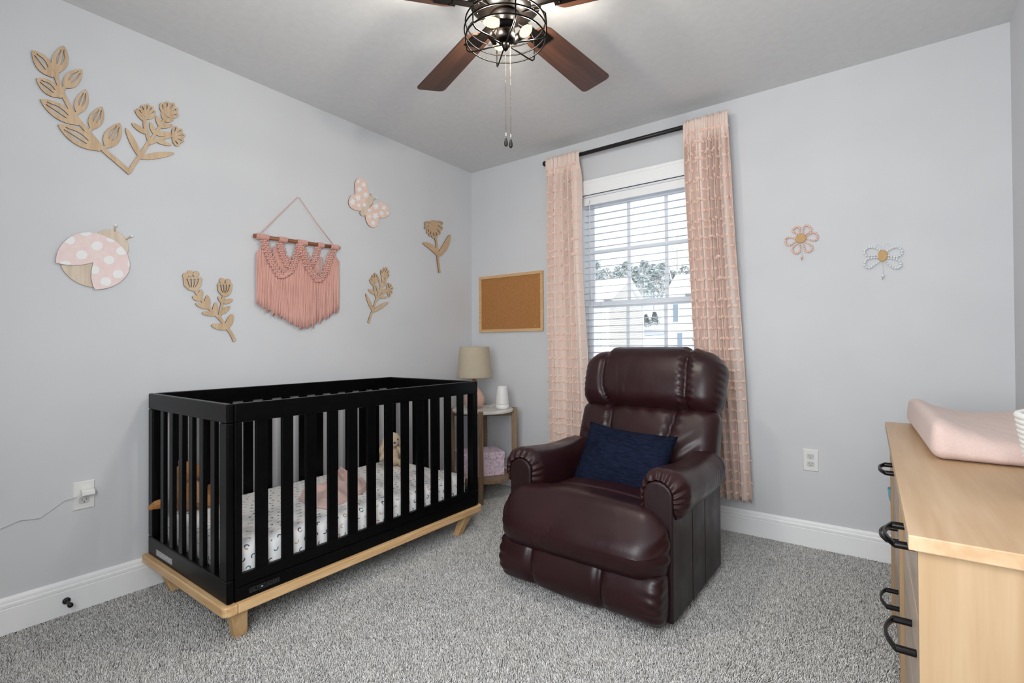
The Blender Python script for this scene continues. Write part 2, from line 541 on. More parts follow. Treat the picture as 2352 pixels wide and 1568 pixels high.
# baseboards: moulded profile (depth, height)
PROF = [(0, 0), (0.014, 0), (0.014, 0.092), (0.0125, 0.094), (0.0125, 0.097), (0.0145, 0.0985), (0.0145, 0.1085), (0.0105, 0.1105), (0.0095, 0.1135),
        (0.0105, 0.1165), (0.0095, 0.124), (0.006, 0.131), (0.002, 0.134), (0, 0.134)]
def baseboard(name, p0, p1, nrm):
    n = len(PROF); vs = []
    for p in (p0, p1):
        for d, h in PROF: vs.append((p[0] + nrm[0] * d, p[1] + nrm[1] * d, h))
    fs = [(i, (i + 1) % n, n + (i + 1) % n, n + i) for i in range(n)] + [tuple(range(n - 1, -1, -1)), tuple(range(n, 2 * n))]
    return struct(name, MB().add(vs, fs), M_TRIM)
baseboard('baseboard_left', (0, -L_ROOM, 0), (0, 0, 0), (1, 0))
baseboard('baseboard_far', (0, 0, 0), (W_ROOM, 0, 0), (0, -1))
baseboard('baseboard_right', (W_ROOM, 0, 0), (W_ROOM, -L_ROOM, 0), (-1, 0))
baseboard('baseboard_near', (W_ROOM, -L_ROOM, 0), (0, -L_ROOM, 0), (0, 1))

# ------------------------------------------------------------------ window 1
def empty_struct(name, loc):
    o = bpy.data.objects.new(name, None); COL.objects.link(o); o.location = loc; o['kind'] = 'structure'; o.empty_display_size = 0.1
    return o
win = empty_struct('window_1', (0, 0, 0))
# casing boards on the wall face, stool below
cw = 0.092
obj('head_casing', MB().box((OX0 - cw, -0.018, OZ1), (OX1 + cw, 0.0, OZ1 + 0.098)).box((OX0 - cw - 0.006, -0.022, OZ1 + 0.076), (OX1 + cw + 0.006, 0, OZ1 + 0.098)).box((OX0 - cw, -0.021, OZ1 + 0.0), (OX1 + cw, 0, OZ1 + 0.012)), M_TRIM, win, bevel=0.003)
obj('side_casing', MB().box((OX0 - cw, -0.018, OZ0), (OX0, 0.0, OZ1)), M_TRIM, win, bevel=0.003)
obj('side_casing', MB().box((OX1, -0.018, OZ0), (OX1 + cw, 0.0, OZ1)), M_TRIM, win, bevel=0.003)
obj('window_stool', MB().box((OX0 - cw - 0.02, -0.045, OZ0 - 0.025), (OX1 + cw + 0.02, 0.06, OZ0)), M_TRIM, win, bevel=0.004)
obj('apron', MB().box((OX0 - cw, -0.016, OZ0 - 0.10), (OX1 + cw, 0.0, OZ0 - 0.025)), M_TRIM, win, bevel=0.003)
j = MB()
j.box((OX0, 0.0, OZ0), (OX0 + 0.012, 0.15, OZ1)).box((OX1 - 0.012, 0, OZ0), (OX1, 0.15, OZ1)).box((OX0, 0, OZ1 - 0.012), (OX1, 0.15, OZ1)).box((OX0, 0.06, OZ0), (OX1, 0.15, OZ0 + 0.015))
obj('jamb', j, M_VINYL, win)
def sash(z0, z1, y, zm, nm):
    gx0, gx1 = 1.031, 1.788
    s0, s1 = OX0 + 0.012, OX1 - 0.012
    d = 0.022
    f = MB()
    f.box((s0, y, z0), (gx0, y + d, z1)).box((gx1, y, z0), (s1, y + d, z1))
    f.box((gx0, y, z0), (gx1, y + d, z0 + 0.042)).box((gx0, y, z1 - 0.04), (gx1, y + d, z1))
    fr = obj('sash_frame', f, M_VINYL, win, bevel=0.003)
    for gx in (1.2834, 1.5359):
        obj('muntin', box((gx - 0.0105, y + 0.006, z0 + 0.042), (gx + 0.0105, y + 0.016, z1 - 0.04)), M_VINYL, fr)
    obj('muntin', box((gx0, y + 0.0055, zm - 0.0105), (gx1, y + 0.0165, zm + 0.0105)), M_VINYL, fr)
    # six panes
    xs = [gx0, 1.2834, 1.5359, gx1]; zs = [z0 + 0.042, zm, z1 - 0.04]
    for i in range(3):
        for k in range(2):
            obj('pane', box((xs[i], y + 0.0095, zs[k]), (xs[i + 1], y + 0.0125, zs[k + 1])), M_GLASS, fr)
sash(1.309, 2.05, 0.105, 1.70, 'upper')
sash(OZ0 + 0.015, 1.352, 0.082, 0.955, 'lower')
obj('sash_lock', MB().box((1.115, 0.07, 1.352), (1.17, 0.1, 1.362)), M_VINYL, win, bevel=0.003)
obj('sash_lock', MB().box((1.66, 0.07, 1.352), (1.715, 0.1, 1.362)), M_VINYL, win, bevel=0.003)

# ------------------------------------------------------------------ dummy window added around the fill light, unseen behind the camera
surround = empty_struct('fill_light_surround', (0, 0, 0))
y0 = -L_ROOM
obj('side_casing', box((NX0 - 0.09, y0, NZ0), (NX0, y0 + 0.018, NZ1)), M_TRIM, surround, bevel=0.003)
obj('side_casing', box((NX1, y0, NZ0), (NX1 + 0.09, y0 + 0.018, NZ1)), M_TRIM, surround, bevel=0.003)
obj('head_casing', box((NX0 - 0.09, y0, NZ1), (NX1 + 0.09, y0 + 0.018, NZ1 + 0.09)), M_TRIM, surround, bevel=0.003)
obj('window_stool', box((NX0 - 0.11, y0, NZ0 - 0.03), (NX1 + 0.11, y0 + 0.04, NZ0)), M_TRIM, surround, bevel=0.003)
obj('fill_backing', box((NX0, y0 + 0.004, NZ0), (NX1, y0 + 0.010, NZ1)), M_BLIND, surround)

# ------------------------------------------------------------------ outdoors
M_SNOW = vary('snow', srgb(246, 248, 252), srgb(238, 242, 250), 0.2, 0.9, spec=0.1)
M_ROAD = vary('slushy_road', srgb(170, 172, 176), srgb(186, 188, 192), 0.6, 0.9)
M_SIDING = Mat('cream_siding', srgb(222, 217, 209), 0.8, 0, 0.2).m
M_SIDETRIM = Mat('house_trim', srgb(250, 250, 250), 0.7).m
M_SHUTTER = Mat('slate_shutter', srgb(120, 134, 146), 0.7).m
M_FARGLASS = Mat('far_window', srgb(190, 202, 210), 0.4).m
M_PINE = vary('hazed_needles', srgb(206, 210, 208), srgb(188, 194, 192), 0.8, 0.95, spec=0.1)  # distance haze is put into the pale needle colour
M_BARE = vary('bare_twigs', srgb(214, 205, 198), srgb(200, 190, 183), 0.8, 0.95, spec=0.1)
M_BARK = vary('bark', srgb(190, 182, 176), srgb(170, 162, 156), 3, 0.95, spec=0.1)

def far(px, py, d): return CAM + ray(px, py) * d
def gz(x, y):
    d = (x - CAM[0]) * _f[0] + (y - CAM[1]) * _f[1]
    t = min(max((d - 46) / 64, 0), 1.6)
    return -0.45 + 9.0 * t ** 1.25
G = np.zeros((40, 50, 3))
for i, dd in enumerate(np.linspace(3.6, 150, 40)):
    for k, s in enumerate(np.linspace(-60, 90, 50)):
        x = CAM[0] + _f[0] * dd + _r[0] * s * (0.25 + dd / 150); y = CAM[1] + _f[1] * dd + _r[1] * s * (0.25 + dd / 150)
        y = max(y, 0.25)
        G[i, k] = (x, y, gz(x, y))
struct('ground_snow', MB().grid(G[:, ::-1]), M_SNOW, smooth=True)
rd = MB()
pts = [far(px, 784, d) for px, d in ((1380, 72), (1460, 74), (1540, 76), (1640, 78))]
R_ = np.array([[(p[0] + _f[0] * o, p[1] + _f[1] * o, gz(p[0] + _f[0] * o, p[1] + _f[1] * o) + 0.06) for o in (-3, 3.5)] for p in pts])
struct('road', rd.grid(R_), M_ROAD)

def house(name, label, A, B, depth, z0, eave, ridge, gable_side, wins, side='L'):
    """A,B: ends of the face that shows the gable (or long face); builds walls, siding courses, snowy roof, windows"""
    A = Vector((A[0], A[1], 0)); B = Vector((B[0], B[1], 0))
    e1 = (B - A).normalized(); L = (B - A).length
    e2 = Vector((-e1.y, e1.x, 0)) if side == 'L' else Vector((e1.y, -e1.x, 0))
    root = thing(name, label, 'house', (A.x, A.y, z0))
    def P(u, v, z): 
        q = e1 * u + e2 * v
        return (q.x, q.y, z - z0)
    w = MB()
    if gable_side:       # gable on the A-B face, ridge runs along e2
        loop = [(0, z0), (L, z0), (L, eave), (L / 2, ridge), (0, eave)]
        vs = [P(u, 0, z) for u, z in loop] + [P(u, depth, z) for u, z in loop]
        n = 5
    else:                # eave on the A-B face, ridge runs along e1
        loop = [(0, z0), (depth, z0), (depth, eave), (depth / 2, ridge), (0, eave)]
        vs = [P(0, v, z) for v, z in loop] + [P(L, v, z) for v, z in loop]
        n = 5
    w.add(vs, [(4, 3, 2, 1, 0), (5, 6, 7, 8, 9)] + [(i, (i + 1) % n, n + (i + 1) % n, n + i) for i in range(n)])
    obj('wall', w, M_SIDING, root)
    c = MB()
    for k in range(int((eave - z0) / 0.17)):
        z = z0 + 0.1 + k * 0.17
        if gable_side:
            c.hexa([P(0, -0.03, z), P(L, -0.03, z), P(L, 0, z), P(0, 0, z)], [P(0, -0.005, z + 0.15), P(L, -0.005, z + 0.15), P(L, 0, z + 0.15), P(0, 0, z + 0.15)])
            c.hexa([P(-0.03, 0, z), P(0, 0, z), P(0, depth, z), P(-0.03, depth, z)], [P(-0.005, 0, z + 0.15), P(0, 0, z + 0.15), P(0, depth, z + 0.15), P(-0.005, depth, z + 0.15)])
        else:
            c.hexa([P(0, -0.03, z), P(L, -0.03, z), P(L, 0, z), P(0, 0, z)], [P(0, -0.005, z + 0.15), P(L, -0.005, z + 0.15), P(L, 0, z + 0.15), P(0, 0, z + 0.15)])
    tag(obj('siding', c, M_SIDING, root), kind='stuff')
    o = 0.35; th = 0.22
    def slab(q):
        top = [(p[0], p[1], p[2] + th) for p in q]
        return MB().hexa(q, top)
    sl = (ridge - eave)
    if gable_side:
        dz = sl / (L / 2) * o
        obj('roof_slope', slab([P(-o, -o, eave - dz), P(L / 2, -o, ridge), P(L / 2, depth + o, ridge), P(-o, depth + o, eave - dz)]), M_SNOW, root)
        obj('roof_slope', slab([P(L / 2, -o, ridge), P(L + o, -o, eave - dz), P(L + o, depth + o, eave - dz), P(L / 2, depth + o, ridge)]), M_SNOW, root)
    else:
        dz = sl / (depth / 2) * o
        obj('roof_slope', slab([P(-o, -o, eave - dz), P(L + o, -o, eave - dz), P(L + o, depth / 2, ridge), P(-o, depth / 2, ridge)]), M_SNOW, root)
        obj('roof_slope', slab([P(-o, depth / 2, ridge), P(L + o, depth / 2, ridge), P(L + o, depth + o, eave - dz), P(-o, depth + o, eave - dz)]), M_SNOW, root)
    obj('corner_trim', MB().hexa([P(-0.05, -0.05, z0), P(0.16, -0.05, z0), P(0.16, 0.16, z0), P(-0.05, 0.16, z0)], [P(-0.05, -0.05, eave), P(0.16, -0.05, eave), P(0.16, 0.16, eave), P(-0.05, 0.16, eave)]), M_SIDETRIM, root)
    obj('corner_trim', MB().hexa([P(L - 0.16, -0.05, z0), P(L + 0.05, -0.05, z0), P(L + 0.05, 0.16, z0), P(L - 0.16, 0.16, z0)], [P(L - 0.16, -0.05, eave), P(L + 0.05, -0.05, eave), P(L + 0.05, 0.16, eave), P(L - 0.16, 0.16, eave)]), M_SIDETRIM, root)
    for (face, u, zc, ww, hh, sh) in wins:
        Q = (lambda a, d, z: P(a, -d, z)) if face == 'f' else (lambda a, d, z: P(-d, a, z))
        def bx(a0, a1, d0, d1, z_0, z_1):
            return MB().hexa([Q(a0, d1, z_0), Q(a1, d1, z_0), Q(a1, d0, z_0), Q(a0, d0, z_0)], [Q(a0, d1, z_1), Q(a1, d1, z_1), Q(a1, d0, z_1), Q(a0, d0, z_1)])
        wf = obj('window', bx(u - ww / 2 - 0.1, u + ww / 2 + 0.1, 0, 0.06, zc - hh / 2 - 0.1, zc + hh / 2 + 0.1), M_SIDETRIM, root)
        obj('pane', bx(u - ww / 2, u + ww / 2, 0.05, 0.08, zc - hh / 2, zc - 0.03), M_FARGLASS, wf)
        obj('pane', bx(u - ww / 2, u + ww / 2, 0.05, 0.08, zc + 0.03, zc + hh / 2), M_FARGLASS, wf)
        for sgn in sh:
            a = u + sgn * (ww / 2 + 0.3)
            obj('shutter', bx(a - 0.17, a + 0.17, 0.03, 0.09, zc - hh / 2 - 0.05, zc + hh / 2 + 0.05), M_SHUTTER, root)
    return root
A1, B1 = far(1397, 790, 42), far(1478, 790, 50)
house('suburban_house', 'cream two-storey house with a snowy gable roof, left one outside the window', A1, B1, 9.0, -0.5, 4.95, 7.15, True,
      [('s', 1.0, 4.1, 1.0, 1.5, (1, )), ('s', 1.0, 1.55, 1.0, 1.5, (1,)), ('s', 4.0, 4.1, 1.0, 1.5, (-1, 1)), ('s', 4.0, 1.5, 1.0, 1.5, (-1, 1))])
A2 = far(1537, 790, 38)
_e = ray(1870, 784); _e = np.array([_e[0], _e[1], 0]); _e /= np.linalg.norm(_e)
B2 = A2 + 9.0 * np.array([_e[1], -_e[0], 0])
house('suburban_house', 'cream house with slate shutters and snowy roof, right one outside the window, beside the curtain', A2, B2, 7.5, -0.5, 4.75, 6.7, False,
      [('f', 1.25, 3.55, 0.9, 1.3, (-1, 1)), ('f', 1.55, 1.25, 0.9, 1.3, (-1, 1)), ('f', 4.0, 3.55, 0.9, 1.3, (-1, 1))])

def far_tree(label, px, top_py, d, w, mat, seed, kind):
    rg = np.random.default_rng(seed)
    b = far(px, 784, d); z0 = gz(b[0], b[1]); top = far(px, top_py, d)[2]
    h = top - z0
    root = thing('pine_tree' if kind == 'pine' else 'bare_tree', label, 'tree', (b[0], b[1], z0), group='trees on the snowy hill outside the window')
    obj('trunk', MB().tube([(0, 0, 0), (0.05 * h * 0.1, 0, h * 0.5), (0, 0, h * 0.96)], [0.02 * h * 0.6, 0.012 * h * 0.7, 0.002 * h], 6), M_BARK, root)
    m = MB()
    if kind == 'pine':
        n = 1700
        t = rg.random(n) ** 0.8
        for i in range(n):
            zz = h * (0.22 + 0.78 * t[i]); rad = w * (1.02 - t[i]) ** 0.6 * (0.35 + 0.65 * rg.random())
            th = rg.random() * 2 * PI
            c = np.array([rad * cos(th), rad * sin(th), zz])
            s = (0.25 + 0.4 * rg.random()) * w * 0.26
            a, bb = rg.normal(size=3), rg.normal(size=3)
            a[2] *= 0.5; bb[2] *= 0.5
            m.add([c - a * s * .5, c + a * s * .5, c + bb * s], [(0, 1, 2)])
        tag(obj('foliage', m, mat, root), kind='stuff')
    else:
        def br(p, dr, ln, r, lv):
            q = p + dr * ln
            m.tube([p, (p + q) / 2 + rg.normal(size=3) * ln * 0.04, q], [r, r * .8, r * .6], 3)
            if lv > 0:
                for _ in range(3):
                    nd = dr + rg.normal(size=3) * 0.45; nd[2] = abs(nd[2]) * 0.8 + 0.2
                    br(p + dr * ln * (0.55 + 0.45 * rg.random()), nd / np.linalg.norm(nd), ln * 0.66, r * 0.6, lv - 1)
        for k in range(6):
            a = rg.random() * 2 * PI
            dr = np.array([cos(a) * 0.6, sin(a) * 0.6, 0.8])
            br(np.array([0, 0, h * (0.3 + 0.1 * k)]), dr / 1.0, h * (0.2 - 0.018 * k), 0.006 * h, 3)
        tag(obj('branches', m, M_BARE, root), kind='stuff')
ORD = ('first', 'second', 'third', 'fourth', 'fifth', 'sixth', 'seventh', 'eighth', 'ninth', 'tenth')
for k, (px, ty, d, w) in enumerate(((1370, 600, 112, 3.3), (1393, 616, 136, 3.8), (1420, 612, 114, 3.3), (1441, 600, 138, 4.0), (1463, 612, 112, 3.3), (1482, 598, 136, 4.0), (1502, 606, 114, 3.4), (1522, 604, 138, 4.0), (1546, 622, 112, 3.4), (1575, 612, 136, 4.2))):
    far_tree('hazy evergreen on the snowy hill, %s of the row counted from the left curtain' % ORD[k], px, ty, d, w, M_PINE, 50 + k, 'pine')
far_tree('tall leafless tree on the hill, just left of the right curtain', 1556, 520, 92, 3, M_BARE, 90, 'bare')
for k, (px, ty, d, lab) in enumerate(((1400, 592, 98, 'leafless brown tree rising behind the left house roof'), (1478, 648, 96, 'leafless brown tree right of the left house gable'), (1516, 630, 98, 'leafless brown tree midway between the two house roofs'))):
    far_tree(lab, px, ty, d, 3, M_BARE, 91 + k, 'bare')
for k, (px, ty, d, lab) in enumerate(((1484, 722, 78, 'small dark evergreen standing in snow between the houses, left one'), (1504, 716, 80, 'small dark evergreen standing in snow between the houses, right one'))):
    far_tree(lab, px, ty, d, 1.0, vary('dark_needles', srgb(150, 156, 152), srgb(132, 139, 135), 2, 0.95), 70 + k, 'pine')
# ================================================================== crib
CX0, CX1, CY0, CY1 = 0.033, 0.779, -2.194, -0.849
CZB, CZT = 0.155, 0.854
CO = ((CX0 + CX1) / 2, (CY0 + CY1) / 2, 0)
crib = thing('baby_crib', 'black slatted baby crib with natural pine base trim and splayed legs', 'crib', CO)
def cp(name, mb, mat, **kw): return obj(name, mb, mat, crib, off=CO, **kw)
BK = M_CRIBBLACK
th = 0.024
RZ0 = 0.786
# long rails (front and back)
for x0, x1 in ((CX1 - th, CX1), (CX0, CX0 + th)):
    cp('top_rail', box((x0, CY0 + 0.026, RZ0), (x1, CY1 - 0.012, CZT)), BK, bevel=0.003)
    cp('bottom_rail', box((x0 + 0.002, CY0 + 0.03, 0.205), (x1 - 0.002, CY1 - 0.012, 0.247)), BK, bevel=0.003)
    cp('lower_board', box((x0, CY0 + 0.026, CZB), (x1, CY1 - 0.012, 0.2035)), BK, bevel=0.003)
# end rails
for k, (y0, y1) in enumerate(((CY0, CY0 + th), (CY1 - th, CY1))):
    ex0, ex1 = (CX0, CX1) if k == 0 else (CX0, CX1)
    cp('top_rail', box((ex0, y0, RZ0), (ex1, y1, CZT)), BK, bevel=0.006, seg=3)
    cp('bottom_rail', box((ex0, y0, CZB), (ex1, y1, 0.236)), BK, bevel=0.006, seg=3)
# corner posts (belong to the end panels), and the stiles of the long panels
for y0, y1 in ((CY0, CY0 + th), (CY1 - th, CY1)):
    cp('corner_post', box((CX1 - 0.062, y0, 0.236), (CX1, y1, RZ0)), BK, bevel=0.006, seg=3)
    cp('corner_post', box((CX0, y0, 0.236), (CX0 + 0.05, y1, RZ0)), BK, bevel=0.006, seg=3)
for x0, x1 in ((CX1 - th, CX1), (CX0, CX0 + th)):
    cp('stile', box((x0 + 0.001, CY0 + 0.0262, 0.2045), (x1 - 0.001, CY0 + 0.053, RZ0)), BK, bevel=0.003)
    cp('stile', box((x0 + 0.001, CY1 - 0.041, 0.2045), (x1 - 0.001, CY1 - th - 0.001, RZ0)), BK, bevel=0.003)
sl_long = None
for fx in ((CX1 - 0.019), (CX0 + 0.006)):
    for k in range(12):
        yc = -2.068 + 0.0985 * k
        cp('slat', box((fx, yc - 0.0228, 0.245), (fx + 0.013, yc + 0.0228, RZ0 + 0.002)), BK, bevel=0.002)
for y0 in (CY0 + 0.004, CY1 - 0.020):
    for k in range(6):
        xc = 0.178 + 0.0955 * k
        cp('slat', box((xc - 0.0175, y0, 0.234), (xc + 0.0175, y0 + 0.016, RZ0 + 0.002)), BK, bevel=0.002)
cp('mattress_support', box((CX0 + th, CY0 + th, 0.168), (CX1 - th, CY1 - th, 0.186)), BK)
# pine trim ring
tx0, tx1, ty0, ty1, tz0, tz1 = 0.0155, 0.797, -2.212, -0.831, 0.121, 0.155
def end_trim(y0, y1, corner_front):
    # rounded outer corner towards the front
    r = 0.022; pts = []
    if corner_front == 'near':
        pts = [(tx0, y1)] + [(tx0 + 0.008 - 0.008 * sin(a), y0 + 0.008 - 0.008 * cos(a)) for a in np.linspace(PI / 2, 0, 4)]
        pts += [(tx1 - r + r * sin(a), y0 + r - r * cos(a)) for a in np.linspace(0, PI / 2, 7)] + [(tx1, y1)]
    else:
        pts = [(tx0, y0), (tx1, y0)] + [(tx1 - r + r * cos(a), y1 - r + r * sin(a)) for a in np.linspace(0, PI / 2, 7)] + [(tx0, y1)]
    return MB().prism(pts, lambda a, b, d: (a, b, d), tz0, tz1)
cp('end_trim', end_trim(ty0, ty0 + 0.047, 'near'), M_PINE_X, bevel=0.004)
cp('end_trim', end_trim(ty1 - 0.02, ty1, 'far'), M_PINE_X, bevel=0.004)
cp('front_trim', box((tx1 - 0.05, ty0 + 0.0485, tz0), (tx1, ty1 - 0.0215, tz1)), M_PINE_Y, bevel=0.004)
cp('back_trim', box((tx0, ty0 + 0.0485, tz0), (tx0 + 0.05, ty1 - 0.0215, tz1)), M_PINE_Y, bevel=0.004)
# splayed legs
def leg(xt, yt, sx, sy):
    # top is broad under the trim, foot narrow and set inwards
    w, d, wb, db = 0.060, 0.045, 0.044, 0.038
    xb, yb = xt - sx * 0.045, yt + sy * 0.030
    q = lambda cx, cy, a, b, z: [(cx - a / 2, cy - b / 2, z), (cx + a / 2, cy - b / 2, z), (cx + a / 2, cy + b / 2, z), (cx - a / 2, cy + b / 2, z)]
    return MB().hexa(q(xb, yb, db, wb, 0.0), q(xt, yt, d, w, tz0))
for xt, sx in ((tx1 - 0.045, 1), (tx0 + 0.065, -1)):
    for yt, sy in ((ty0 + 0.062, 1), (ty1 - 0.085, -1)):
        cp('leg', leg(xt, yt, sx, sy), M_PINE_Z, bevel=0.004)
# printed paper label on the end rail
def mat_label():
    m = Mat('paper_label', srgb(205, 204, 206), 0.6)
    v = m.coords()
    sx = m.n('ShaderNodeSeparateXYZ'); m.l(v, sx.inputs[0])
    rows = m.math('FRACT', m.math('MULTIPLY', sx.outputs['Z'], 200.0))
    words = m.noise(m.coords((420, 1, 200)), 1.0, 1)
    on = m.math('MULTIPLY', m.math('LESS_THAN', rows, 0.5), m.math('GREATER_THAN', words, 0.42))
    m.base(m.mixc(on, srgb(208, 207, 209), srgb(120, 120, 124)))
    return m.m
tag(cp('warning_label', box((0.130, CY0 - 0.0006, 0.1735), (0.298, CY0 + 0.001, 0.1975)), mat_label()), label='white printed paper label')
# engraved name plate on the front lower board
def text_mesh(txt, size, frame, a0, b0, d, th, squeeze=None):
    cu = bpy.data.curves.new('txt', 'FONT'); cu.body = txt; cu.size = size; cu.extrude = th / 2
    tmp = bpy.data.objects.new('tmp', cu); COL.objects.link(tmp)
    dg = bpy.context.evaluated_depsgraph_get(); dg.update()
    me = bpy.data.meshes.new_from_object(tmp.evaluated_get(dg))
    bpy.data.objects.remove(tmp, do_unlink=True); bpy.data.curves.remove(cu)
    xs = [v.co.x for v in me.vertices]; k = 1.0
    if squeeze: k = squeeze / max(max(xs) - min(xs), 1e-6)
    x_min = min(xs)
    for v in me.vertices:
        v.co = frame(a0 + (v.co.x - x_min) * k, b0 + v.co.y, d + v.co.z)
    me.materials.clear()
    return me
M_BADGE = Mat('badge_silver', srgb(88, 88, 90), 0.35, 0.6).m
M_HEART = Mat('badge_heart', srgb(190, 190, 192), 0.35, 0.4).m
bz0, bz1, by0, by1 = 0.1705, 0.1865, -2.117, -2.008
bd = MB()
for a, b in (((CX1, by0, bz0), (CX1 + .0008, by1, bz0 + .0012)), ((CX1, by0, bz1 - .0012), (CX1 + .0008, by1, bz1)), ((CX1, by0, bz0), (CX1 + .0008, by0 + .002, bz1)), ((CX1, by1 - .0016, bz0), (CX1 + .0008, by1, bz1))):
    bd.box(a, b)
badge = cp('name_plate', bd, M_BADGE)
def badge_text(txt, y0, wdt):
    me = text_mesh(txt, 0.0125, lambda a, b, d: (d - CO[0], a - CO[1], b), y0, bz0 + 0.0035, CX1 + 0.0003, 0.0006, wdt)
    obj('lettering', me, M_BADGE, badge)
badge_text('DELTA', by0 + 0.004, 0.0355)
badge_text('CHILDREN', by0 + 0.0495, 0.057)
ht = [(0.0 + 0.0040 * 16 * sin(t) ** 3 / 16, 0.0040 * (13 * cos(t) - 5 * cos(2 * t) - 2 * cos(3 * t) - cos(4 * t)) / 16) for t in np.linspace(0, 2 * PI, 25)[:-1]]
hm_ = MB().prism([(by0 + 0.0442 + a, (bz0 + bz1) / 2 + b) for a, b in ht], FL, CX1, CX1 + 0.001)
obj('heart', hm_, M_HEART, badge, off=CO)

# ------------------------------------------------------------------ mattress with printed sheet
def mat_sheet():
    m = Mat('printed_sheet', srgb(244, 243, 242), 0.85, 0, 0.15)
    tc = m.n('ShaderNodeTexCoord'); sp = m.n('ShaderNodeSeparateXYZ'); m.l(tc.outputs['Object'], sp.inputs[0])
    gn = m.n('ShaderNodeSeparateXYZ'); m.l(tc.outputs['Normal'], gn.inputs[0])
    top = m.math('GREATER_THAN', m.math('ABSOLUTE', gn.outputs['Z']), 0.6)
    end = m.math('GREATER_THAN', m.math('ABSOLUTE', gn.outputs['Y']), 0.6)
    def sel(f, a, b):
        return m.math('ADD', m.math('MULTIPLY', f, a), m.math('MULTIPLY', m.math('SUBTRACT', 1.0, f), b))
    u = sel(end, sp.outputs['X'], sp.outputs['Y'])
    v = sel(top, m.math('MULTIPLY', sp.outputs['X'], -1.0), sp.outputs['Z'])
    u = sel(top, sp.outputs['Y'], u)
    uu = m.math('MULTIPLY', u, 24.0); vv = m.math('MULTIPLY', v, 26.0)
    row = m.math('FLOOR', vv)
    uu = m.math('ADD', uu, m.math('MULTIPLY', m.math('MODULO', m.math('ABSOLUTE', row), 2.0), 0.5))
    colm = m.math('FLOOR', uu)
    a = m.math('SUBTRACT', m.math('FRACT', uu), 0.5); b = m.math('SUBTRACT', m.math('FRACT', vv), 0.5)
    cv = m.n('ShaderNodeCombineXYZ'); m.l(colm, cv.inputs[0]); m.l(row, cv.inputs[1])
    wn = m.n('ShaderNodeTexWhiteNoise'); wn.noise_dimensions = '2D'; m.l(cv.outputs[0], wn.inputs['Vector'])
    rnd = wn.outputs['Value']
    ang = m.math('MULTIPLY', rnd, 6.28)
    ca, sa = m.math('COSINE', ang), m.math('SINE', ang)
    a2 = m.math('SUBTRACT', m.math('MULTIPLY', a, ca), m.math('MULTIPLY', b, sa)); b2 = m.math('ADD', m.math('MULTIPLY', a, sa), m.math('MULTIPLY', b, ca))
    r = m.math('SQRT', m.math('ADD', m.math('MULTIPLY', a, a), m.math('MULTIPLY', b, b)))
    ring = m.math('LESS_THAN', m.math('ABSOLUTE', m.math('SUBTRACT', r, 0.2)), 0.055)
    on = m.math('MULTIPLY', ring, m.math('GREATER_THAN', b2, -0.03))
    cr = m.n('ShaderNodeValToRGB'); cr.color_ramp.interpolation = 'CONSTANT'
    el = cr.color_ramp.elements
    cols = [(0.0, srgb(92, 104, 118)), (0.3, srgb(214, 160, 140)), (0.5, srgb(84, 140, 142)), (0.7, srgb(196, 176, 150)), (0.85, srgb(70, 84, 98))]
    while len(el) < 5: el.new(0.5)
    for e_, (p, c) in zip(el, cols): e_.position = p; e_.color = c
    wn2 = m.n('ShaderNodeTexWhiteNoise'); wn2.noise_dimensions = '1D'; m.l(m.math('MULTIPLY', rnd, 91.7), wn2.inputs['W'])
    m.l(wn2.outputs['Value'], cr.inputs['Fac'])
    m.base(m.mixc(on, srgb(243, 242, 241), cr.outputs['Color']))
    f = m.noise(m.coords((1, 1, 1)), 14, 4)
    m.bump(f, 0.25, 0.006)
    return m.m
MTOP = 0.335
mo = (0.4075, -1.5215, 0.187)
def mat_fn(P, N):
    P = P.copy()
    k = wob(P, 5.0, 0.004, 3)
    P[:, 2] += k * (P[:, 2] > 0)
    w = np.exp(-((np.abs(P[:, 2]) / 0.05) ** 2))
    side = np.abs(N[:, 0]) > 0.6
    P[side, 0] += 0.002 * np.sin(P[side, 1] * 60 + 8 * P[side, 2]) * np.sign(P[side, 0])
    return P
mm = rounded_box(0.335, 0.628, (MTOP - 0.187) / 2, 0.042, 40, mat_fn)
mm.v = [(a, b, c + (MTOP - 0.187) / 2) for a, b, c in mm.v]
mt = obj('crib_mattress', mm, mat_sheet(), None, smooth=True); mt.location = mo
tag(mt, 'crib mattress in a white fitted sheet printed with tiny rainbows', 'mattress')

# ------------------------------------------------------------------ folded pink garment on the mattress
def drape(corners, n, hfun, thick=0.004):
    c = [Vector((p[0], p[1], 0)) for p in corners]
    P = np.zeros((n, n, 3))
    for i in range(n):
        for k in range(n):
            u, v = i / (n - 1), k / (n - 1)
            # rounded quad
            uu = 0.5 + (u - 0.5) * (1 - 0.18 * abs(2 * v - 1) ** 2); vv = 0.5 + (v - 0.5) * (1 - 0.14 * abs(2 * u - 1) ** 2)
            p = (c[0] * (1 - uu) + c[1] * uu) * (1 - vv) + (c[3] * (1 - uu) + c[2] * uu) * vv
            e = min(u, v, 1 - u, 1 - v)
            P[i, k] = (p.x, p.y, hfun(u, v, e))
    Q = P.copy(); Q[..., 2] = -0.001
    m = MB(); m.grid(P); m.grid(Q[:, ::-1])
    # rim
    rim = [(i, 0) for i in range(n)] + [(n - 1, k) for k in range(1, n)] + [(i, n - 1) for i in range(n - 2, -1, -1)] + [(0, k) for k in range(n - 2, 0, -1)]
    a = [P[i, k] for i, k in rim]; b = [Q[i, k] for i, k in rim]
    L = len(rim)
    m.add(a + b, [(i, L + i, L + (i + 1) % L, (i + 1) % L) for i in range(L)])
    return m
gz_ = MTOP + 0.003
gc = [onZ(px, py, gz_) for px, py in ((672, 1146), (752, 1176), (852, 1120), (776, 1092))]
go = (float(sum(p[0] for p in gc) / 4), float(sum(p[1] for p in gc) / 4), gz_)
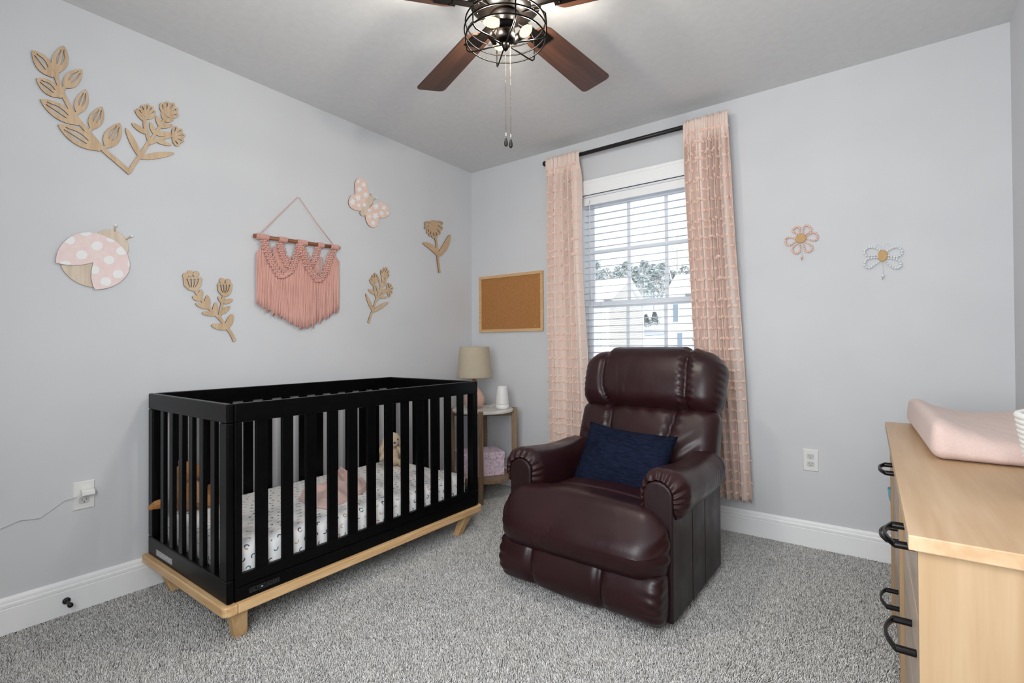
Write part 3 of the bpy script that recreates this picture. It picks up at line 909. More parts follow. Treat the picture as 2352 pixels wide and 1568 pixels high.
gar = thing('baby_garment', 'pale pink cotton baby wrap lying crumpled on the crib mattress', 'garment', go)
gl = [(p[0] - go[0], p[1] - go[1]) for p in gc]
def hf1(u, v, e):
    s = min(1, e / 0.10); s = s * s * (3 - 2 * s)
    w = 0.022 + 0.010 * sin(9 * u + 5 * v) + 0.008 * sin(17 * v - 7 * u + 1) + 0.007 * mnoise.noise(Vector((u * 7, v * 7, 3)))
    return 0.004 + s * max(w, 0.006)
obj('wrap_body', drape(gl, 48, hf1), M_GARMENT, gar, smooth=True)
fl_ = [(gl[0][0] * 0.1 + gl[3][0] * 0.9, gl[0][1] * 0.1 + gl[3][1] * 0.9), (gl[1][0] * .5 + gl[2][0] * .5, gl[1][1] * .5 + gl[2][1] * .5), gl[2], (gl[3][0] * 1.05, gl[3][1] * 1.05)]
def hf2(u, v, e):
    s = min(1, e / 0.14); s = s * s * (3 - 2 * s)
    return 0.020 + s * (0.028 + 0.010 * sin(11 * v + 3 * u) + 0.008 * mnoise.noise(Vector((u * 6, v * 6, 9))))
obj('folded_flap', drape(fl_, 40, hf2), M_GARMENT, gar, smooth=True)

# ------------------------------------------------------------------ plush toys
def plush(parent, name, balls, mat, vox=0.0045):
    m = MB()
    for b in balls:
        if len(b) == 2: m.ell(b[0], b[1], 20, 14)
        else: m.ell(b[0], b[1], 20, 14, b[2])
    o = obj(name, m, mat, parent, smooth=True)
    r = o.modifiers.new('remesh', 'REMESH'); r.mode = 'VOXEL'; r.voxel_size = vox; r.use_smooth_shade = True
    s = o.modifiers.new('smooth', 'SMOOTH'); s.iterations = 4; s.factor = 0.5
    return o
def rz(a): return Matrix.Rotation(a, 3, 'Z')
def rx(a): return Matrix.Rotation(a, 3, 'X')
def ry(a): return Matrix.Rotation(a, 3, 'Y')
bear = thing('teddy_bear', 'brown plush teddy bear sitting in the near corner of the crib, back to the slats', 'stuffed toy', (0.14, -2.085, MTOP + 0.001), 0.15)
plush(bear, 'body', [((0, 0, 0.062), (0.066, 0.056, 0.066)), ((0, 0.004, 0.10), (0.052, 0.046, 0.05)),
                     ((-0.048, 0.075, 0.03), (0.028, 0.065, 0.028)), ((0.05, 0.075, 0.03), (0.028, 0.065, 0.028)),
                     ((-0.05, 0.14, 0.04), (0.028, 0.022, 0.036)), ((0.052, 0.14, 0.04), (0.028, 0.022, 0.036))], M_BEAR)
plush(bear, 'head', [((0.008, 0.004, 0.168), (0.056, 0.050, 0.046)), ((0.01, 0.048, 0.156), (0.024, 0.02, 0.02))], M_BEAR)
for sx in (-1, 1):
    plush(bear, 'ear', [((0.008 + sx * 0.046, 0.0, 0.205), (0.02, 0.010, 0.02))], M_BEAR)
    plush(bear, 'arm', [((sx * 0.068, 0.004, 0.088), (0.024, 0.026, 0.052), ry(-sx * 0.35))], M_BEARPALE)
    obj('eye', MB().ell((0.008 + sx * 0.02, 0.052, 0.178), (0.005, 0.004, 0.005), 10, 6), M_EYE, bear, smooth=True)
plush(bear, 'tail', [((-0.052, -0.085, 0.042), (0.018, 0.03, 0.02)), ((-0.056, -0.112, 0.036), (0.013, 0.012, 0.013))], M_BEAR, 0.003)

bun = thing('plush_bunny', 'cream plush bunny with long drooping ears sitting at the back of the crib', 'stuffed toy', (0.245, -1.02, MTOP + 0.001), math.radians(66))
plush(bun, 'body', [((0, 0, 0.06), (0.038, 0.034, 0.062)), ((0, -0.004, 0.03), (0.042, 0.038, 0.034)),
                    ((-0.042, -0.055, 0.022), (0.022, 0.045, 0.022)), ((0.042, -0.055, 0.022), (0.022, 0.045, 0.022)),
                    ((-0.044, -0.092, 0.028), (0.024, 0.016, 0.03)), ((0.044, -0.092, 0.028), (0.024, 0.016, 0.03))], M_BUNNY, 0.0035)
plush(bun, 'head', [((0, -0.008, 0.155), (0.043, 0.040, 0.046)), ((0, -0.032, 0.14), (0.026, 0.022, 0.024))], M_BUNNY, 0.0035)
for sx in (-1, 1):
    plush(bun, 'ear', [((sx * 0.048, 0.008, 0.135), (0.014, 0.022, 0.062), ry(-sx * 0.35)), ((sx * 0.064, 0.008, 0.095), (0.012, 0.024, 0.03))], M_BUNNY, 0.0035)
    plush(bun, 'arm', [((sx * 0.05, -0.014, 0.078), (0.016, 0.016, 0.046), ry(-sx * 0.6))], M_BUNNY, 0.0035)
    obj('eye', MB().ell((sx * 0.022, -0.046, 0.163), (0.0045, 0.004, 0.0045), 10, 6), M_EYE, bun, smooth=True)
obj('nose', MB().ell((0, -0.054, 0.146), (0.008, 0.004, 0.006), 10, 6), M_EYE, bun, smooth=True)

# ================================================================== end table
TC = (0.35, -0.29, 0)
tbl = thing('end_table', 'round end table with white stone top, greyed oak legs and lower shelf', 'table', TC)
TZ = 0.612
obj('table_top', MB().lathe([(0.001, TZ - 0.02), (0.214, TZ - 0.02), (0.217, TZ - 0.016), (0.217, TZ - 0.004), (0.213, TZ), (0.001, TZ)], n=64), M_STONE, tbl)
for a in (-54, 36, 126, 216):
    m = MB().box((0.203, -0.016, 0.0), (0.243, 0.016, TZ + 0.004))
    R = Matrix.Rotation(math.radians(a), 3, 'Z')
    m.v = [tuple(R @ Vector(p)) for p in m.v]
    obj('leg', m, M_OAKGREY_Z, tbl, bevel=0.003)
for a in (-54, 36):
    m = MB().box((-0.205, -0.011, TZ - 0.052), (0.205, 0.011, TZ - 0.0205))
    R = Matrix.Rotation(math.radians(a), 3, 'Z'); dz_ = -0.0005 if a > 0 else 0
    m.v = [(*(R @ Vector((p[0], p[1], 0)))[:2], p[2] + dz_) for p in m.v]
    obj('crossbar', m, M_OAKGREY_X, tbl, bevel=0.002)
obj('shelf', MB().lathe([(0.001, 0.128), (0.208, 0.128), (0.21, 0.13), (0.21, 0.148), (0.208, 0.15), (0.001, 0.15)], n=64), M_OAKGREY_X, tbl)

# table lamp
LO = (0.2895, -0.3104, TZ + 0.0006)
lamp = thing('table_lamp', 'small table lamp with peach ceramic base and linen drum shade', 'lamp', LO)
prof = [(0.001, 0), (0.036, 0), (0.05, 0.006), (0.064, 0.025), (0.071, 0.052), (0.069, 0.078), (0.056, 0.106), (0.036, 0.132), (0.022, 0.152), (0.018, 0.165), (0.001, 0.165)]
obj('lamp_base', MB().lathe(prof, n=40), M_PEACHCERAMIC, lamp, smooth=True)
obj('neck', MB().lathe([(0.001, 0.163), (0.017, 0.163), (0.015, 0.178), (0.015, 0.205), (0.001, 0.205)], n=24), vary('copper_wood', srgb(196, 138, 104), srgb(176, 118, 86), 30, 0.5), lamp, smooth=True)
sz0, sz1 = 0.215, 0.435
obj('lamp_shade', MB().lathe([(0.119, sz0 + 0.003), (0.125, sz0), (0.1255, sz0 + 0.006), (0.1065, sz1 - 0.006), (0.106, sz1), (0.103, sz1 - 0.003), (0.119, sz0 + 0.003)], n=64, caps=False), M_SHADE, lamp, smooth=True)
sp = MB().tube([(0, 0, 0.2), (0, 0, 0.43)], 0.006, 10)
for a in (0, 2.1, 4.2): sp.tube([(0, 0, 0.425), (0.104 * cos(a), 0.104 * sin(a), 0.428)], 0.0015, 6)
obj('harp', sp, M_BRONZE, lamp)

# sound machine
SO = (0.4835, -0.2389, TZ + 0.0006)
snd = thing('sound_machine', 'white tapered sound machine night light on the end table', 'sound machine', SO)
obj('glow_body', MB().lathe([(0.001, 0.034), (0.0485, 0.034), (0.0482, 0.04), (0.044, 0.09), (0.0385, 0.14), (0.0365, 0.154), (0.033, 0.159), (0.026, 0.1605), (0.001, 0.1605)], n=40), M_WHITEPLASTIC, snd, smooth=True)
obj('speaker_base', MB().lathe([(0.001, 0), (0.04, 0), (0.046, 0.005), (0.049, 0.014), (0.049, 0.033), (0.001, 0.033)], n=40), M_WHITEPLASTIC2, snd, smooth=True)
obj('power_cord', MB().tube([(-0.045, 0.006, 0.012), (-0.065, 0.0, 0.024), (-0.082, -0.012, 0.021), (-0.098, -0.02, 0.0025), (-0.13, 0.02, 0.002)], 0.0018, 8), M_WHITEPLASTIC2, snd, smooth=True)

# storage box on the shelf
def mat_floral():
    m = Mat('pink_floral_paper', srgb(222, 200, 212), 0.6)
    v = m.coords()
    vo = m.n('ShaderNodeTexVoronoi'); vo.inputs['Scale'].default_value = 36; m.l(v, vo.inputs['Vector'])
    f2 = m.noise(m.coords(), 60, 3)
    c1 = m.ramp(vo.outputs['Distance'], [(0.10, srgb(206, 130, 158)), (0.2, srgb(232, 196, 208)), (0.45, srgb(226, 206, 220)), (0.7, srgb(196, 170, 194))])
    c2 = m.ramp(f2, [(0.36, srgb(170, 130, 160)), (0.46, srgb(226, 208, 220)), (0.6, srgb(236, 224, 232))])
    m.base(m.mixc(0.5, c1, c2))
    return m.m
M_FLORAL = mat_floral()
bx_ = thing('storage_box', 'pink floral paper storage box with a lid on the end table shelf', 'box', (0.330, -0.305, 0.1506), math.atan2(0.85, 0.52))
obj('box_body', box((-0.15, -0.10, 0), (0.15, 0.10, 0.16)), M_FLORAL, bx_, bevel=0.003)
obj('lid', MB().box((-0.153, -0.103, 0.115), (0.153, 0.103, 0.163)), M_FLORAL, bx_, bevel=0.004)
# lamp cord dropping behind the table
q = [onY(1069, 985, -0.13), onY(1072, 1000, -0.12), onY(1075, 1030, -0.10)]
tag(obj('lamp_cord', MB().tube([(0.235, -0.1, 0.60), (0.225, -0.075, 0.5), (0.24, -0.05, 0.36), (0.262, -0.035, 0.24), (0.25, -0.03, 0.12), (0.2, -0.03, 0.006)], 0.0022, 8), M_CORD, None, smooth=True), 'thin white lamp cord hanging behind the end table', 'cord')

# ================================================================== dresser
DR = math.atan2(0.011, 1.35)
dres = thing('dresser', 'light oak six-drawer dresser with black bow pulls', 'dresser', (2.649, -1.97, 0), DR)
obj('dresser_top', box((-0.013, -0.022, 0.728), (0.422, 1.372, 0.752)), M_DRESS_Y, dres, bevel=0.002)
obj('side_panel', box((0, 0, 0), (0.41, 0.020, 0.7275)), M_DRESS_Z, dres, bevel=0.001)
obj('side_panel', box((0, 1.33, 0), (0.41, 1.35, 0.7275)), M_DRESS_Z, dres, bevel=0.001)
obj('divider', box((0, 0.665, 0.02), (0.40, 0.685, 0.7275)), M_DRESS_Z, dres, bevel=0.001)
obj('back_panel', box((0.40, 0.02, 0.02), (0.408, 1.33, 0.7275)), M_DRESS_Z, dres)
obj('base_board', box((0.012, 0.0205, 0.0), (0.03, 1.3295, 0.062)), M_DRAWER, dres)
def pull(y, z):
    m = MB()
    for s in (-1, 1):
        m.lathe([(0.001, 0.009), (0.0075, 0.009), (0.0075, -0.024), (0.001, -0.024)][::-1], (0, y + s * 0.064, z), 14, axis='x')
    pts = [(-0.022 - 0.016 * cos(t * PI / 2), y + t * 0.069, z) for t in np.linspace(-1, 1, 17)]
    n = len(pts); vs = []
    for (px_, py_, pz_) in pts:
        for dx, dz in ((-0.003, -0.006), (0.003, -0.006), (0.003, 0.006), (-0.003, 0.006)): vs.append((px_ + dx, py_, pz_ + dz))
    fs = [(i * 4 + k, i * 4 + (k + 1) % 4, (i + 1) * 4 + (k + 1) % 4, (i + 1) * 4 + k) for i in range(n - 1) for k in range(4)] + [(3, 2, 1, 0), tuple((n - 1) * 4 + k for k in range(4))]
    m.add(vs, fs)
    return m
for (y0, y1, hy) in ((0.0235, 0.6615, 0.285), (0.6885, 1.3265, 0.95)):
    for z0, z1, hz in ((0.541, 0.722, 0.656), (0.334, 0.537, 0.451), (0.068, 0.330, 0.247)):
        d = obj('drawer', box((0.009, y0, z0), (0.03, y1, z1)), M_DRAWER, dres, bevel=0.001)
        obj('handle', pull(hy, hz), M_BLACKMETAL, d, bevel=0.0015)

# changing pad
pdo = (2.885, -0.955, 0.7535)
def pad_fn(P, N):
    P = P.copy(); t = (P[:, 2] + 0.05) / 0.10
    u = P[:, 0] / 0.185; v = P[:, 1] / 0.36
    top = 0.058 + 0.052 * np.clip(np.abs(u), 0, 1) ** 2.2
    P[:, 2] = t * top - 0.0
    # sides lean in a little towards the top, hem tucks under
    P[:, 0] *= 1 - 0.05 * t + 0.02 * np.sin(t * PI)
    P[:, 1] *= 1 - 0.06 * t + 0.03 * np.sin(t * PI)
    k = wob(P, 14, 0.003, 5) + 0.0012 * np.sin(P[:, 0] * 120 + P[:, 1] * 40)
    P[:, 2] += k * t; P[:, 1] += k * 0.6
    return P
pm = rounded_box(0.185, 0.36, 0.05, 0.028, 44, pad_fn)
pad = obj('changing_pad', pm, M_PINKCLOTH, None, smooth=True); pad.location = pdo; pad.rotation_euler.z = 0.03
tag(pad, 'contoured changing pad in a pale pink muslin cover on the dresser', 'changing pad')

# coiled rope basket
bk = thing('rope_basket', 'white coiled rope basket on the dresser beside the changing pad', 'basket', (2.95, -1.66, 0.7535))
coil = MB(); nR = 17
for k in range(nR):
    t = k / (nR - 1); rr = 0.100 + 0.034 * t ** 0.6
    coil.tube([(rr * cos(a), rr * sin(a), 0.006 + t * 0.155) for a in np.linspace(0, 2 * PI, 49)[:-1]], 0.0062, 8, closed=True)
obj('coil_wall', coil, M_ROPE, bk, smooth=True)
obj('basket_bottom', MB().lathe([(0.001, 0.001), (0.101, 0.001), (0.101, 0.008), (0.001, 0.008)], n=40), M_ROPE, bk)
# light blue cup hanging at the far end
cup = thing('hanging_cup', 'light blue rounded plastic cup showing past the far end of the dresser', 'cup', (2.676, -0.556, 0.40))
obj('cup_bowl', MB().lathe([(0.001, 0.006), (0.022, 0.010), (0.034, 0.024), (0.042, 0.05), (0.046, 0.088), (0.044, 0.088), (0.040, 0.05), (0.030, 0.026), (0.001, 0.014)], n=32), M_BLUE, cup, smooth=True)
obj('hook', MB().tube([(0.03, 0, 0.085), (0.03, -0.03, 0.10), (0.03, -0.052, 0.10)], 0.003, 8), M_BLUE, cup, smooth=True)
# ================================================================== recliner
CH = (1.634, -0.80, 0)
CROT = math.radians(-1.5)
rec = thing('recliner', 'burgundy leather recliner with rolled arms and pillow-top headrest', 'recliner', CH, CROT)
def sst(x): x = np.clip(x, 0, 1); return x * x * (3 - 2 * x)
def gauss(x, c, w): return np.exp(-((x - c) / w) ** 2)
# side panels (with vertical stitched seams)
for s in (-1, 1):
    m = MB()
    ys = [-0.345, -0.165, -0.002, 0.235]
    for k in range(3):
        a, b = ys[k] + 0.0012, ys[k + 1] - 0.0012
        x0, x1 = sorted((s * 0.29, s * 0.374))
        yb = b if k < 2 else b - 0.0
        m.hexa([(x0, a, 0.035), (x1, a, 0.035), (x1, yb, 0.035), (x0, yb, 0.035)], [(x0, a, 0.53), (x1, a, 0.53), (x1, yb, 0.53), (x0, yb, 0.53)])
    x0, x1 = sorted((s * 0.295, s * 0.371)); m.box((x0, -0.34, 0.04), (x1, 0.23, 0.525))
    obj('side_panel', m, M_LEATHERSIDE, rec, bevel=0.004)
# arm front panels: arch top
for s in (-1, 1):
    xc = s * 0.318; hw = 0.056
    arch = [(xc - hw, 0.035), (xc + hw, 0.035), (xc + hw, 0.495)] + [(xc + hw * cos(a), 0.495 + 0.05 * sin(a)) for a in np.linspace(0, PI, 13)[1:-1]] + [(xc - hw, 0.495)]
    def fr(a, b, d): return (a, -d, b)
    obj('arm_front', MB().prism(arch, fr, 0.33, 0.388), M_LEATHERSIDE, rec, bevel=0.008, seg=3)
# rolled arm pads, gathered at the front
for s in (-1, 1):
    def arm_fn(P, N, s=s):
        P = P.copy()
        y = P[:, 1]
        t = np.clip((y + 0.31) / 0.62, 0, 1)
        zz = np.clip((P[:, 2] + 0.085) / 0.17, 0, 1)
        # mushroom section: narrower at the bottom, slight taper towards the rear
        P[:, 0] *= 0.92 + 0.12 * zz - 0.08 * t
        P[:, 2] *= 1.0 - 0.12 * t
        # the outer side ends in a roll, the inner side runs on down to the seat
        inner = 1 / (1 + np.exp((P[:, 0] * s) / 0.012))
        P[:, 2] -= (1 - zz) * (0.020 * (1 - inner) + 0.105 * inner)
        P[:, 2] += 0.008 * np.cos(t * 6.0) * zz - 0.012 * t * zz
        xr = P[:, 0] + 0.008 * s
        rr = np.where(P[:, 2] < -0.002, np.abs(xr), np.hypot(xr, (P[:, 2] + 0.002) * 1.12))
        cav = sst((0.062 - rr) / 0.014) * sst((-N[:, 1] - 0.35) / 0.3)
        th = np.arctan2(P[:, 0], P[:, 2] + 0.03)
        g = gauss(t, 0.0, 0.075) * (1 - cav)
        rip = np.sin(th * 19 + 0.9 * np.sin(th * 5)) * g * 0.0042
        rip += np.sin(y * 210 + 3 * th) * gauss(t, 0.80, 0.18) * 0.0013 * (1 - inner)
        rip -= 0.003 * gauss(t, 0.86, 0.012)
        P += N * rip[:, None]
        P[:, 1] += 0.05 * cav
        return P
    am = rounded_box(0.100, 0.31, 0.085, 0.078, 80, arm_fn)
    am.v = [(a + s * 0.326, b - 0.088, c + 0.497) for a, b, c in am.v]
    obj('arm_pad', am, M_LEATHER, rec, smooth=True)
# frame under everything
obj('frame', box((-0.30, -0.34, 0.05), (0.30, 0.23, 0.30)), M_LEATHERSIDE, rec)
fm = MB()
for sx in (-1, 1):
    for sy in (-0.27, 0.19):
        fm.lathe([(0.001, 0.0), (0.022, 0.0), (0.026, 0.05), (0.001, 0.05)], (sx * 0.31, sy, 0), 16)
obj('foot', fm, M_BLACKRUBBER, rec)
# seat cushion: T-shaped, waterfall front
def sst(x): x = np.clip(x, 0, 1); return x * x * (3 - 2 * x)
def seat_fn(P, N):
    P = P.copy()
    x, y, z = P[:, 0].copy(), P[:, 1].copy(), P[:, 2].copy()
    ty = (y + 0.31) / 0.62              # 0 at the front
    up = sst((z + 0.02) / 0.06); fr = sst(1 - ty / 0.14)
    k = 1 / (1 + np.exp((ty - 0.27) / 0.03))
    P[:, 0] = x * (0.262 + (0.372 - 0.262) * k) / 0.372
    s = x / 0.372
    P[:, 2] += up * (0.020 * (1 - s ** 2) + 0.014 * gauss(ty, 0.12, 0.2) - 0.055 * gauss(ty, 0.0, 0.11))
    P[:, 1] -= 0.034 * (1 - (z / 0.125) ** 2) * fr * (1 - s ** 4)
    P[:, 2] -= 0.008 * gauss(ty, 0.40, 0.012) * up
    rip = 0.0035 * np.sin(z * 130 + 5 * s) * gauss(np.abs(s), 1.0, 0.10) * sst(1 - ty / 0.4)
    lo = sst((0.05 - z) / 0.06) * fr
    rip += -0.0035 * lo * (gauss(s, -0.40, 0.012) + gauss(s, -0.33, 0.010)) - 0.0030 * fr * gauss(s, -0.22 + 0.9 * z, 0.012)
    P += N * rip[:, None]
    return P
sm = rounded_box(0.372, 0.31, 0.125, 0.10, 90, seat_fn)
sm.v = [(a, b - 0.195, c + 0.293 - 0.035 * b) for a, b, c in sm.v]
obj('seat_cushion', sm, M_LEATHER, rec, smooth=True)
# footrest, three puffed sections
def foot_fn(P, N):
    P = P.copy(); s = P[:, 0] / 0.365; z = P[:, 2].copy()
    fr = sst((0.15 - N[:, 1]) / 0.4)
    P[:, 1] -= 0.040 * (1 - (z / 0.112) ** 2) * fr
    for c0 in (-0.52, 0.36):
        P[:, 1] += (0.012 * gauss(s, c0, 0.012) + 0.012 * gauss(s, c0, 0.05)) * fr
    rip = 0.0022 * np.sin(z * 170 + 6 * s) * (gauss(np.abs(s), 1.0, 0.14) + 0.55 * gauss(s, 0.42, 0.035) + 0.45 * gauss(s, -0.47, 0.035)) * fr
    P += N * rip[:, None]
    q = np.clip(-z / 0.112, 0, 1) ** 2
    P[:, 0] *= 1 - 0.035 * q; P[:, 1] += 0.034 * q
    P[:, 2] -= 0.006 * np.cos(s * 5) * q
    return P
ftm = rounded_box(0.365, 0.048, 0.112, 0.044, 90, foot_fn)
ftm.v = [(a, b - 0.420, c + 0.132) for a, b, c in ftm.v]
obj('footrest', ftm, M_LEATHER, rec, smooth=True)
# reclined back: shell, lumbar cushion and headrest
BT = math.radians(19)
def lean(m, piv=(0, 0.10, 0.36), a=BT):
    out = []
    for x, y, z in m.v:
        dy, dz = y - piv[1], z - piv[2]
        out.append((x, piv[1] + 0.085 + dy * cos(a) + dz * sin(a), piv[2] + 0.012 - dy * sin(a) + dz * cos(a)))
    m.v = out
    return m
shell = rounded_box(0.315, 0.05, 0.31, 0.045, 16)
shell.v = [(a, b + 0.215, c + 0.68) for a, b, c in shell.v]
obj('back_shell', lean(shell), M_LEATHERSIDE, rec, smooth=True)
def lum_fn(P, N):
    P = P.copy(); s = P[:, 0] / 0.362; z = P[:, 2] / 0.19
    fr = sst((0.15 - N[:, 1]) / 0.4)
    P[:, 1] -= 0.040 * (1 - s ** 2 * 0.6) * (1 - z ** 2) * fr
    sL, sR = -0.44 - 0.06 * z, 0.40 + 0.08 * z
    for c0 in (sL, sR):
        P[:, 1] += (0.012 * gauss(s, c0, 0.012) + 0.016 * gauss(s, c0, 0.06)) * fr
    rip = 0.0026 * np.sin(P[:, 2] * 120 + 12 * np.abs(s)) * (gauss(s, sR + 0.07, 0.05) + gauss(s, sL - 0.07, 0.05) + 0.5 * gauss(s, sR - 0.07, 0.04)) * fr
    rip += 0.0035 * np.sin((P[:, 2] * 1.0 - 0.8 * np.abs(P[:, 0])) * 85) * gauss(np.abs(s), 0.72, 0.16) * sst(-z + 0.6) * fr
    rip += 0.003 * np.sin(P[:, 0] * 70 + 2) * gauss(z, 0.85, 0.18) * fr
    P += N * rip[:, None]
    return P
lm = rounded_box(0.362, 0.075, 0.19, 0.065, 90, lum_fn)
lm.v = [(a, b + 0.115, c + 0.565) for a, b, c in lm.v]
obj('lumbar_cushion', lean(lm), M_LEATHER, rec, smooth=True)
def head_fn(P, N):
    P = P.copy(); s = P[:, 0] / 0.372; z = P[:, 2] / 0.168
    fr = np.clip(-N[:, 1] + 0.3 + np.clip(N[:, 2], 0, 1) * 0.7, 0, 1)
    P[:, 1] -= 0.044 * (1 - 0.45 * s ** 2) * (1 - z ** 2) * fr
    # the middle stands a little higher, the wings fall away
    P[:, 2] += (0.024 * sst((0.74 - np.abs(s)) / 0.22) - 0.030 * sst((np.abs(s) - 0.62) / 0.38) ** 1.5) * np.clip(z + 0.2, 0, 1)
    sL = -0.63 + 0.16 * np.clip(-z, 0, 1) ** 2; sR = 0.57 - 0.03 * z
    for c0 in (sL, sR):
        P -= N * ((0.010 * gauss(s, c0, 0.011) + 0.014 * gauss(s, c0, 0.05)) * fr)[:, None]
    zc = P[:, 2]
    rip = 0.0020 * np.sin(zc * 190 + 10 * s) * (gauss(s, sR - 0.05, 0.04) + gauss(s, sR + 0.05, 0.04) + 0.6 * gauss(s, sL + 0.05, 0.04) + 0.8 * gauss(np.abs(s), 1.0, 0.07)) * fr
    rip += -0.0025 * (gauss(s, -0.36 - 0.05 * z, 0.010) + 0.7 * gauss(s, -0.22 + 0.06 * z, 0.010) + 0.5 * gauss(s, -0.05 + 0.03 * z, 0.010)) * fr * sst(0.8 - z)
    P += N * rip[:, None]
    P[:, 0] *= 1.0 + 0.02 * z
    return P
hm = rounded_box(0.372, 0.098, 0.168, 0.088, 90, head_fn)
hm.v = [(a, b + 0.110, c + 0.872) for a, b, c in hm.v]
obj('headrest', lean(hm), M_LEATHER, rec, smooth=True)

# lumbar pillow
def pillow_mesh(w, h, t, n=34):
    P = np.zeros((n, n, 3)); Q = np.zeros((n, n, 3))
    for i in range(n):
        for k in range(n):
            u, v = 2 * i / (n - 1) - 1, 2 * k / (n - 1) - 1
            x = w / 2 * u * (1 - 0.07 * (1 - u * u) * 0 - 0.06 * (1 - v * v)); z = h / 2 * v * (1 - 0.09 * (1 - u * u))
            th_ = t / 2 * ((1 - u ** 4) * (1 - v ** 4)) ** 0.5
            nz = 0.006 * mnoise.noise(Vector((u * 3, v * 3, 1)))
            P[i, k] = (x, -th_ + nz * (th_ > 0.005), z); Q[i, k] = (x, th_ + nz * (th_ > 0.005), z)
    m = MB(); m.grid(P); m.grid(Q[:, ::-1])
    # weld the rim
    me = mesh_of('throw_pillow', m, True); bm = bmesh.new(); bm.from_mesh(me); bmesh.ops.remove_doubles(bm, verts=bm.verts, dist=0.0005)
    bmesh.ops.recalc_face_normals(bm, faces=bm.faces); bm.to_mesh(me); bm.free()
    return me
pil = obj('throw_pillow', pillow_mesh(0.452, 0.322, 0.125), M_NAVY)
pil.location = (1.640, -0.82, 0.512)
pil.rotation_euler = (math.radians(-30), math.radians(3.5), math.radians(-3))
tag(pil, 'navy blue chenille lumbar pillow leaning on the recliner seat', 'pillow')

# ================================================================== curtains, rod and blind
RY = -0.085
rod = thing('curtain_rod', 'black metal curtain rod with round finial above the window', 'curtain rod', (1.4, RY, 2.322))
obj('rod', MB().tube([(-0.63, 0, 0), (0.53, 0, 0)], 0.0125, 16), M_BLACKROD, rod, smooth=True)
for sx, x in ((-1, -0.645), (1, 0.535)):
    obj('finial', MB().ell((x, 0, 0), (0.019,) * 3 if sx < 0 else (0.0135,) * 3, 18, 12), M_BLACKROD, rod, smooth=True)
for x in (-0.56, 0.50):
    obj('bracket', MB().box((x - 0.006, 0.0, -0.016), (x + 0.006, -RY - 0.0015, -0.006)).box((x - 0.012, -RY - 0.006, -0.04), (x + 0.012, -RY - 0.0015, 0.03)), M_BLACKROD, rod)

def curtain(label, x0t, x1t, x0b, x1b, zt, zb, nf, seed, flip):
    rg = np.random.default_rng(seed)
    nu, nv = 220, 110
    ph = rg.random(6) * 6.28
    P = np.zeros((nu, nv, 3))
    for k in range(nv):
        v = k / (nv - 1)
        z = zt + (zb - zt) * v
        s = v ** 1.25
        xa, xb = x0t + (x0b - x0t) * s, x1t + (x1b - x1t) * s
        hd = min(1.0, max(0.0, (v - 0.02) / 0.06)); hd = hd * hd * (3 - 2 * hd)
        amp = 0.043 - 0.005 * v
        for i in range(nu):
            u = i / (nu - 1)
            w = u + 0.035 * sin(2 * PI * u * 1.7 + ph[0]) + 0.016 * sin(5 * v + ph[1] + 6 * u)
            a = 2 * PI * nf * w + ph[2]
            cr = 1 - 2 * abs(sin(a / 2)) ** 0.75          # soft crests, sharp creases
            cr *= 0.75 + 0.25 * sin(1.9 * a + ph[3])
            y = RY - 0.006 + amp * cr + 0.006 * sin(7 * v + 9 * u)
            yh = RY - 0.0215 + 0.0055 * sin(2 * a)          # gathered header drawn over the rod
            x = xa + (xb - xa) * u + 0.007 * sin(a) * min(1, v * 6) + 0.004 * sin(5 * v + ph[4])
            P[i, k] = (x, min(yh * (1 - hd) + y * hd, -0.012), z + (0.004 * sin(a) if k == 0 else 0) + (0.006 * sin(31 * u + ph[5]) if k == nv - 1 else 0))
    root = thing('curtain', label, 'curtain', (x0t, RY, zb))
    off = (x0t, RY, zb)
    m = MB().grid(P)
    c = obj('panel', m, M_CURTAIN, root, smooth=True, off=off)
    so = c.modifiers.new('solid', 'SOLIDIFY'); so.thickness = 0.0012; so.offset = 0
    # clipped tufts in rows
    tm = MB(); pitch = 0.056
    rows = int((zt - zb) / pitch)
    arc = np.cumsum(np.r_[0, np.linalg.norm(np.diff(P[:, nv // 2], axis=0), axis=1)]); Ltot = arc[-1]
    nc = int(Ltot / 0.046)
    for r in range(rows):
        k = int((r + 0.5) / rows * (nv - 1))
        for c_ in range(nc):
            sdist = (c_ + (0.5 if r % 2 else 0.0) + 0.3) / nc * Ltot
            i = int(np.searchsorted(arc, sdist)); 
            if i < 2 or i > nu - 3 or k < 2 or k > nv - 3: continue
            p = P[i, k]; du = P[i + 2, k] - P[i - 2, k]; dv = P[i, k + 1] - P[i, k - 1]
            nrm = np.cross(du, dv); nrm /= np.linalg.norm(nrm) + 1e-9
            if nrm[1] > 0: nrm = -nrm
            du = du / np.linalg.norm(du); dv = dv / np.linalg.norm(dv)
            # ragged little crescent of clipped yarn
            for q in range(16):
                an = PI * (q % 8) / 7.0 + rg.normal(0, 0.15); k2 = 1.0 if q < 8 else 0.5
                ww = 0.0135 * k2 * cos(an) + rg.normal(0, 0.0014); hh = -0.0075 * k2 * sin(an) + 0.004 + rg.normal(0, 0.0014)
                cc = p + nrm * 0.0014 + du * ww + dv * hh
                ra = rg.random() * PI
                a1 = (du * cos(ra) + dv * sin(ra)) * 0.0062; a2 = (dv * cos(ra) - du * sin(ra)) * 0.0052; a3 = nrm * (0.0036 + 0.0022 * rg.random())
                tm.add([cc - a1, cc + a1, cc - a2, cc + a2, cc + a3], [(0, 2, 4), (2, 1, 4), (1, 3, 4), (3, 0, 4)])
    tag(obj('yarn_tufts', tm, M_TUFT, root, off=off), kind='stuff')
    return root
curtain('left peach tufted curtain panel, between the cork board and the window', 0.778, 1.034, 0.772, 1.086, 2.345, 0.14, 5.2, 4, 1)
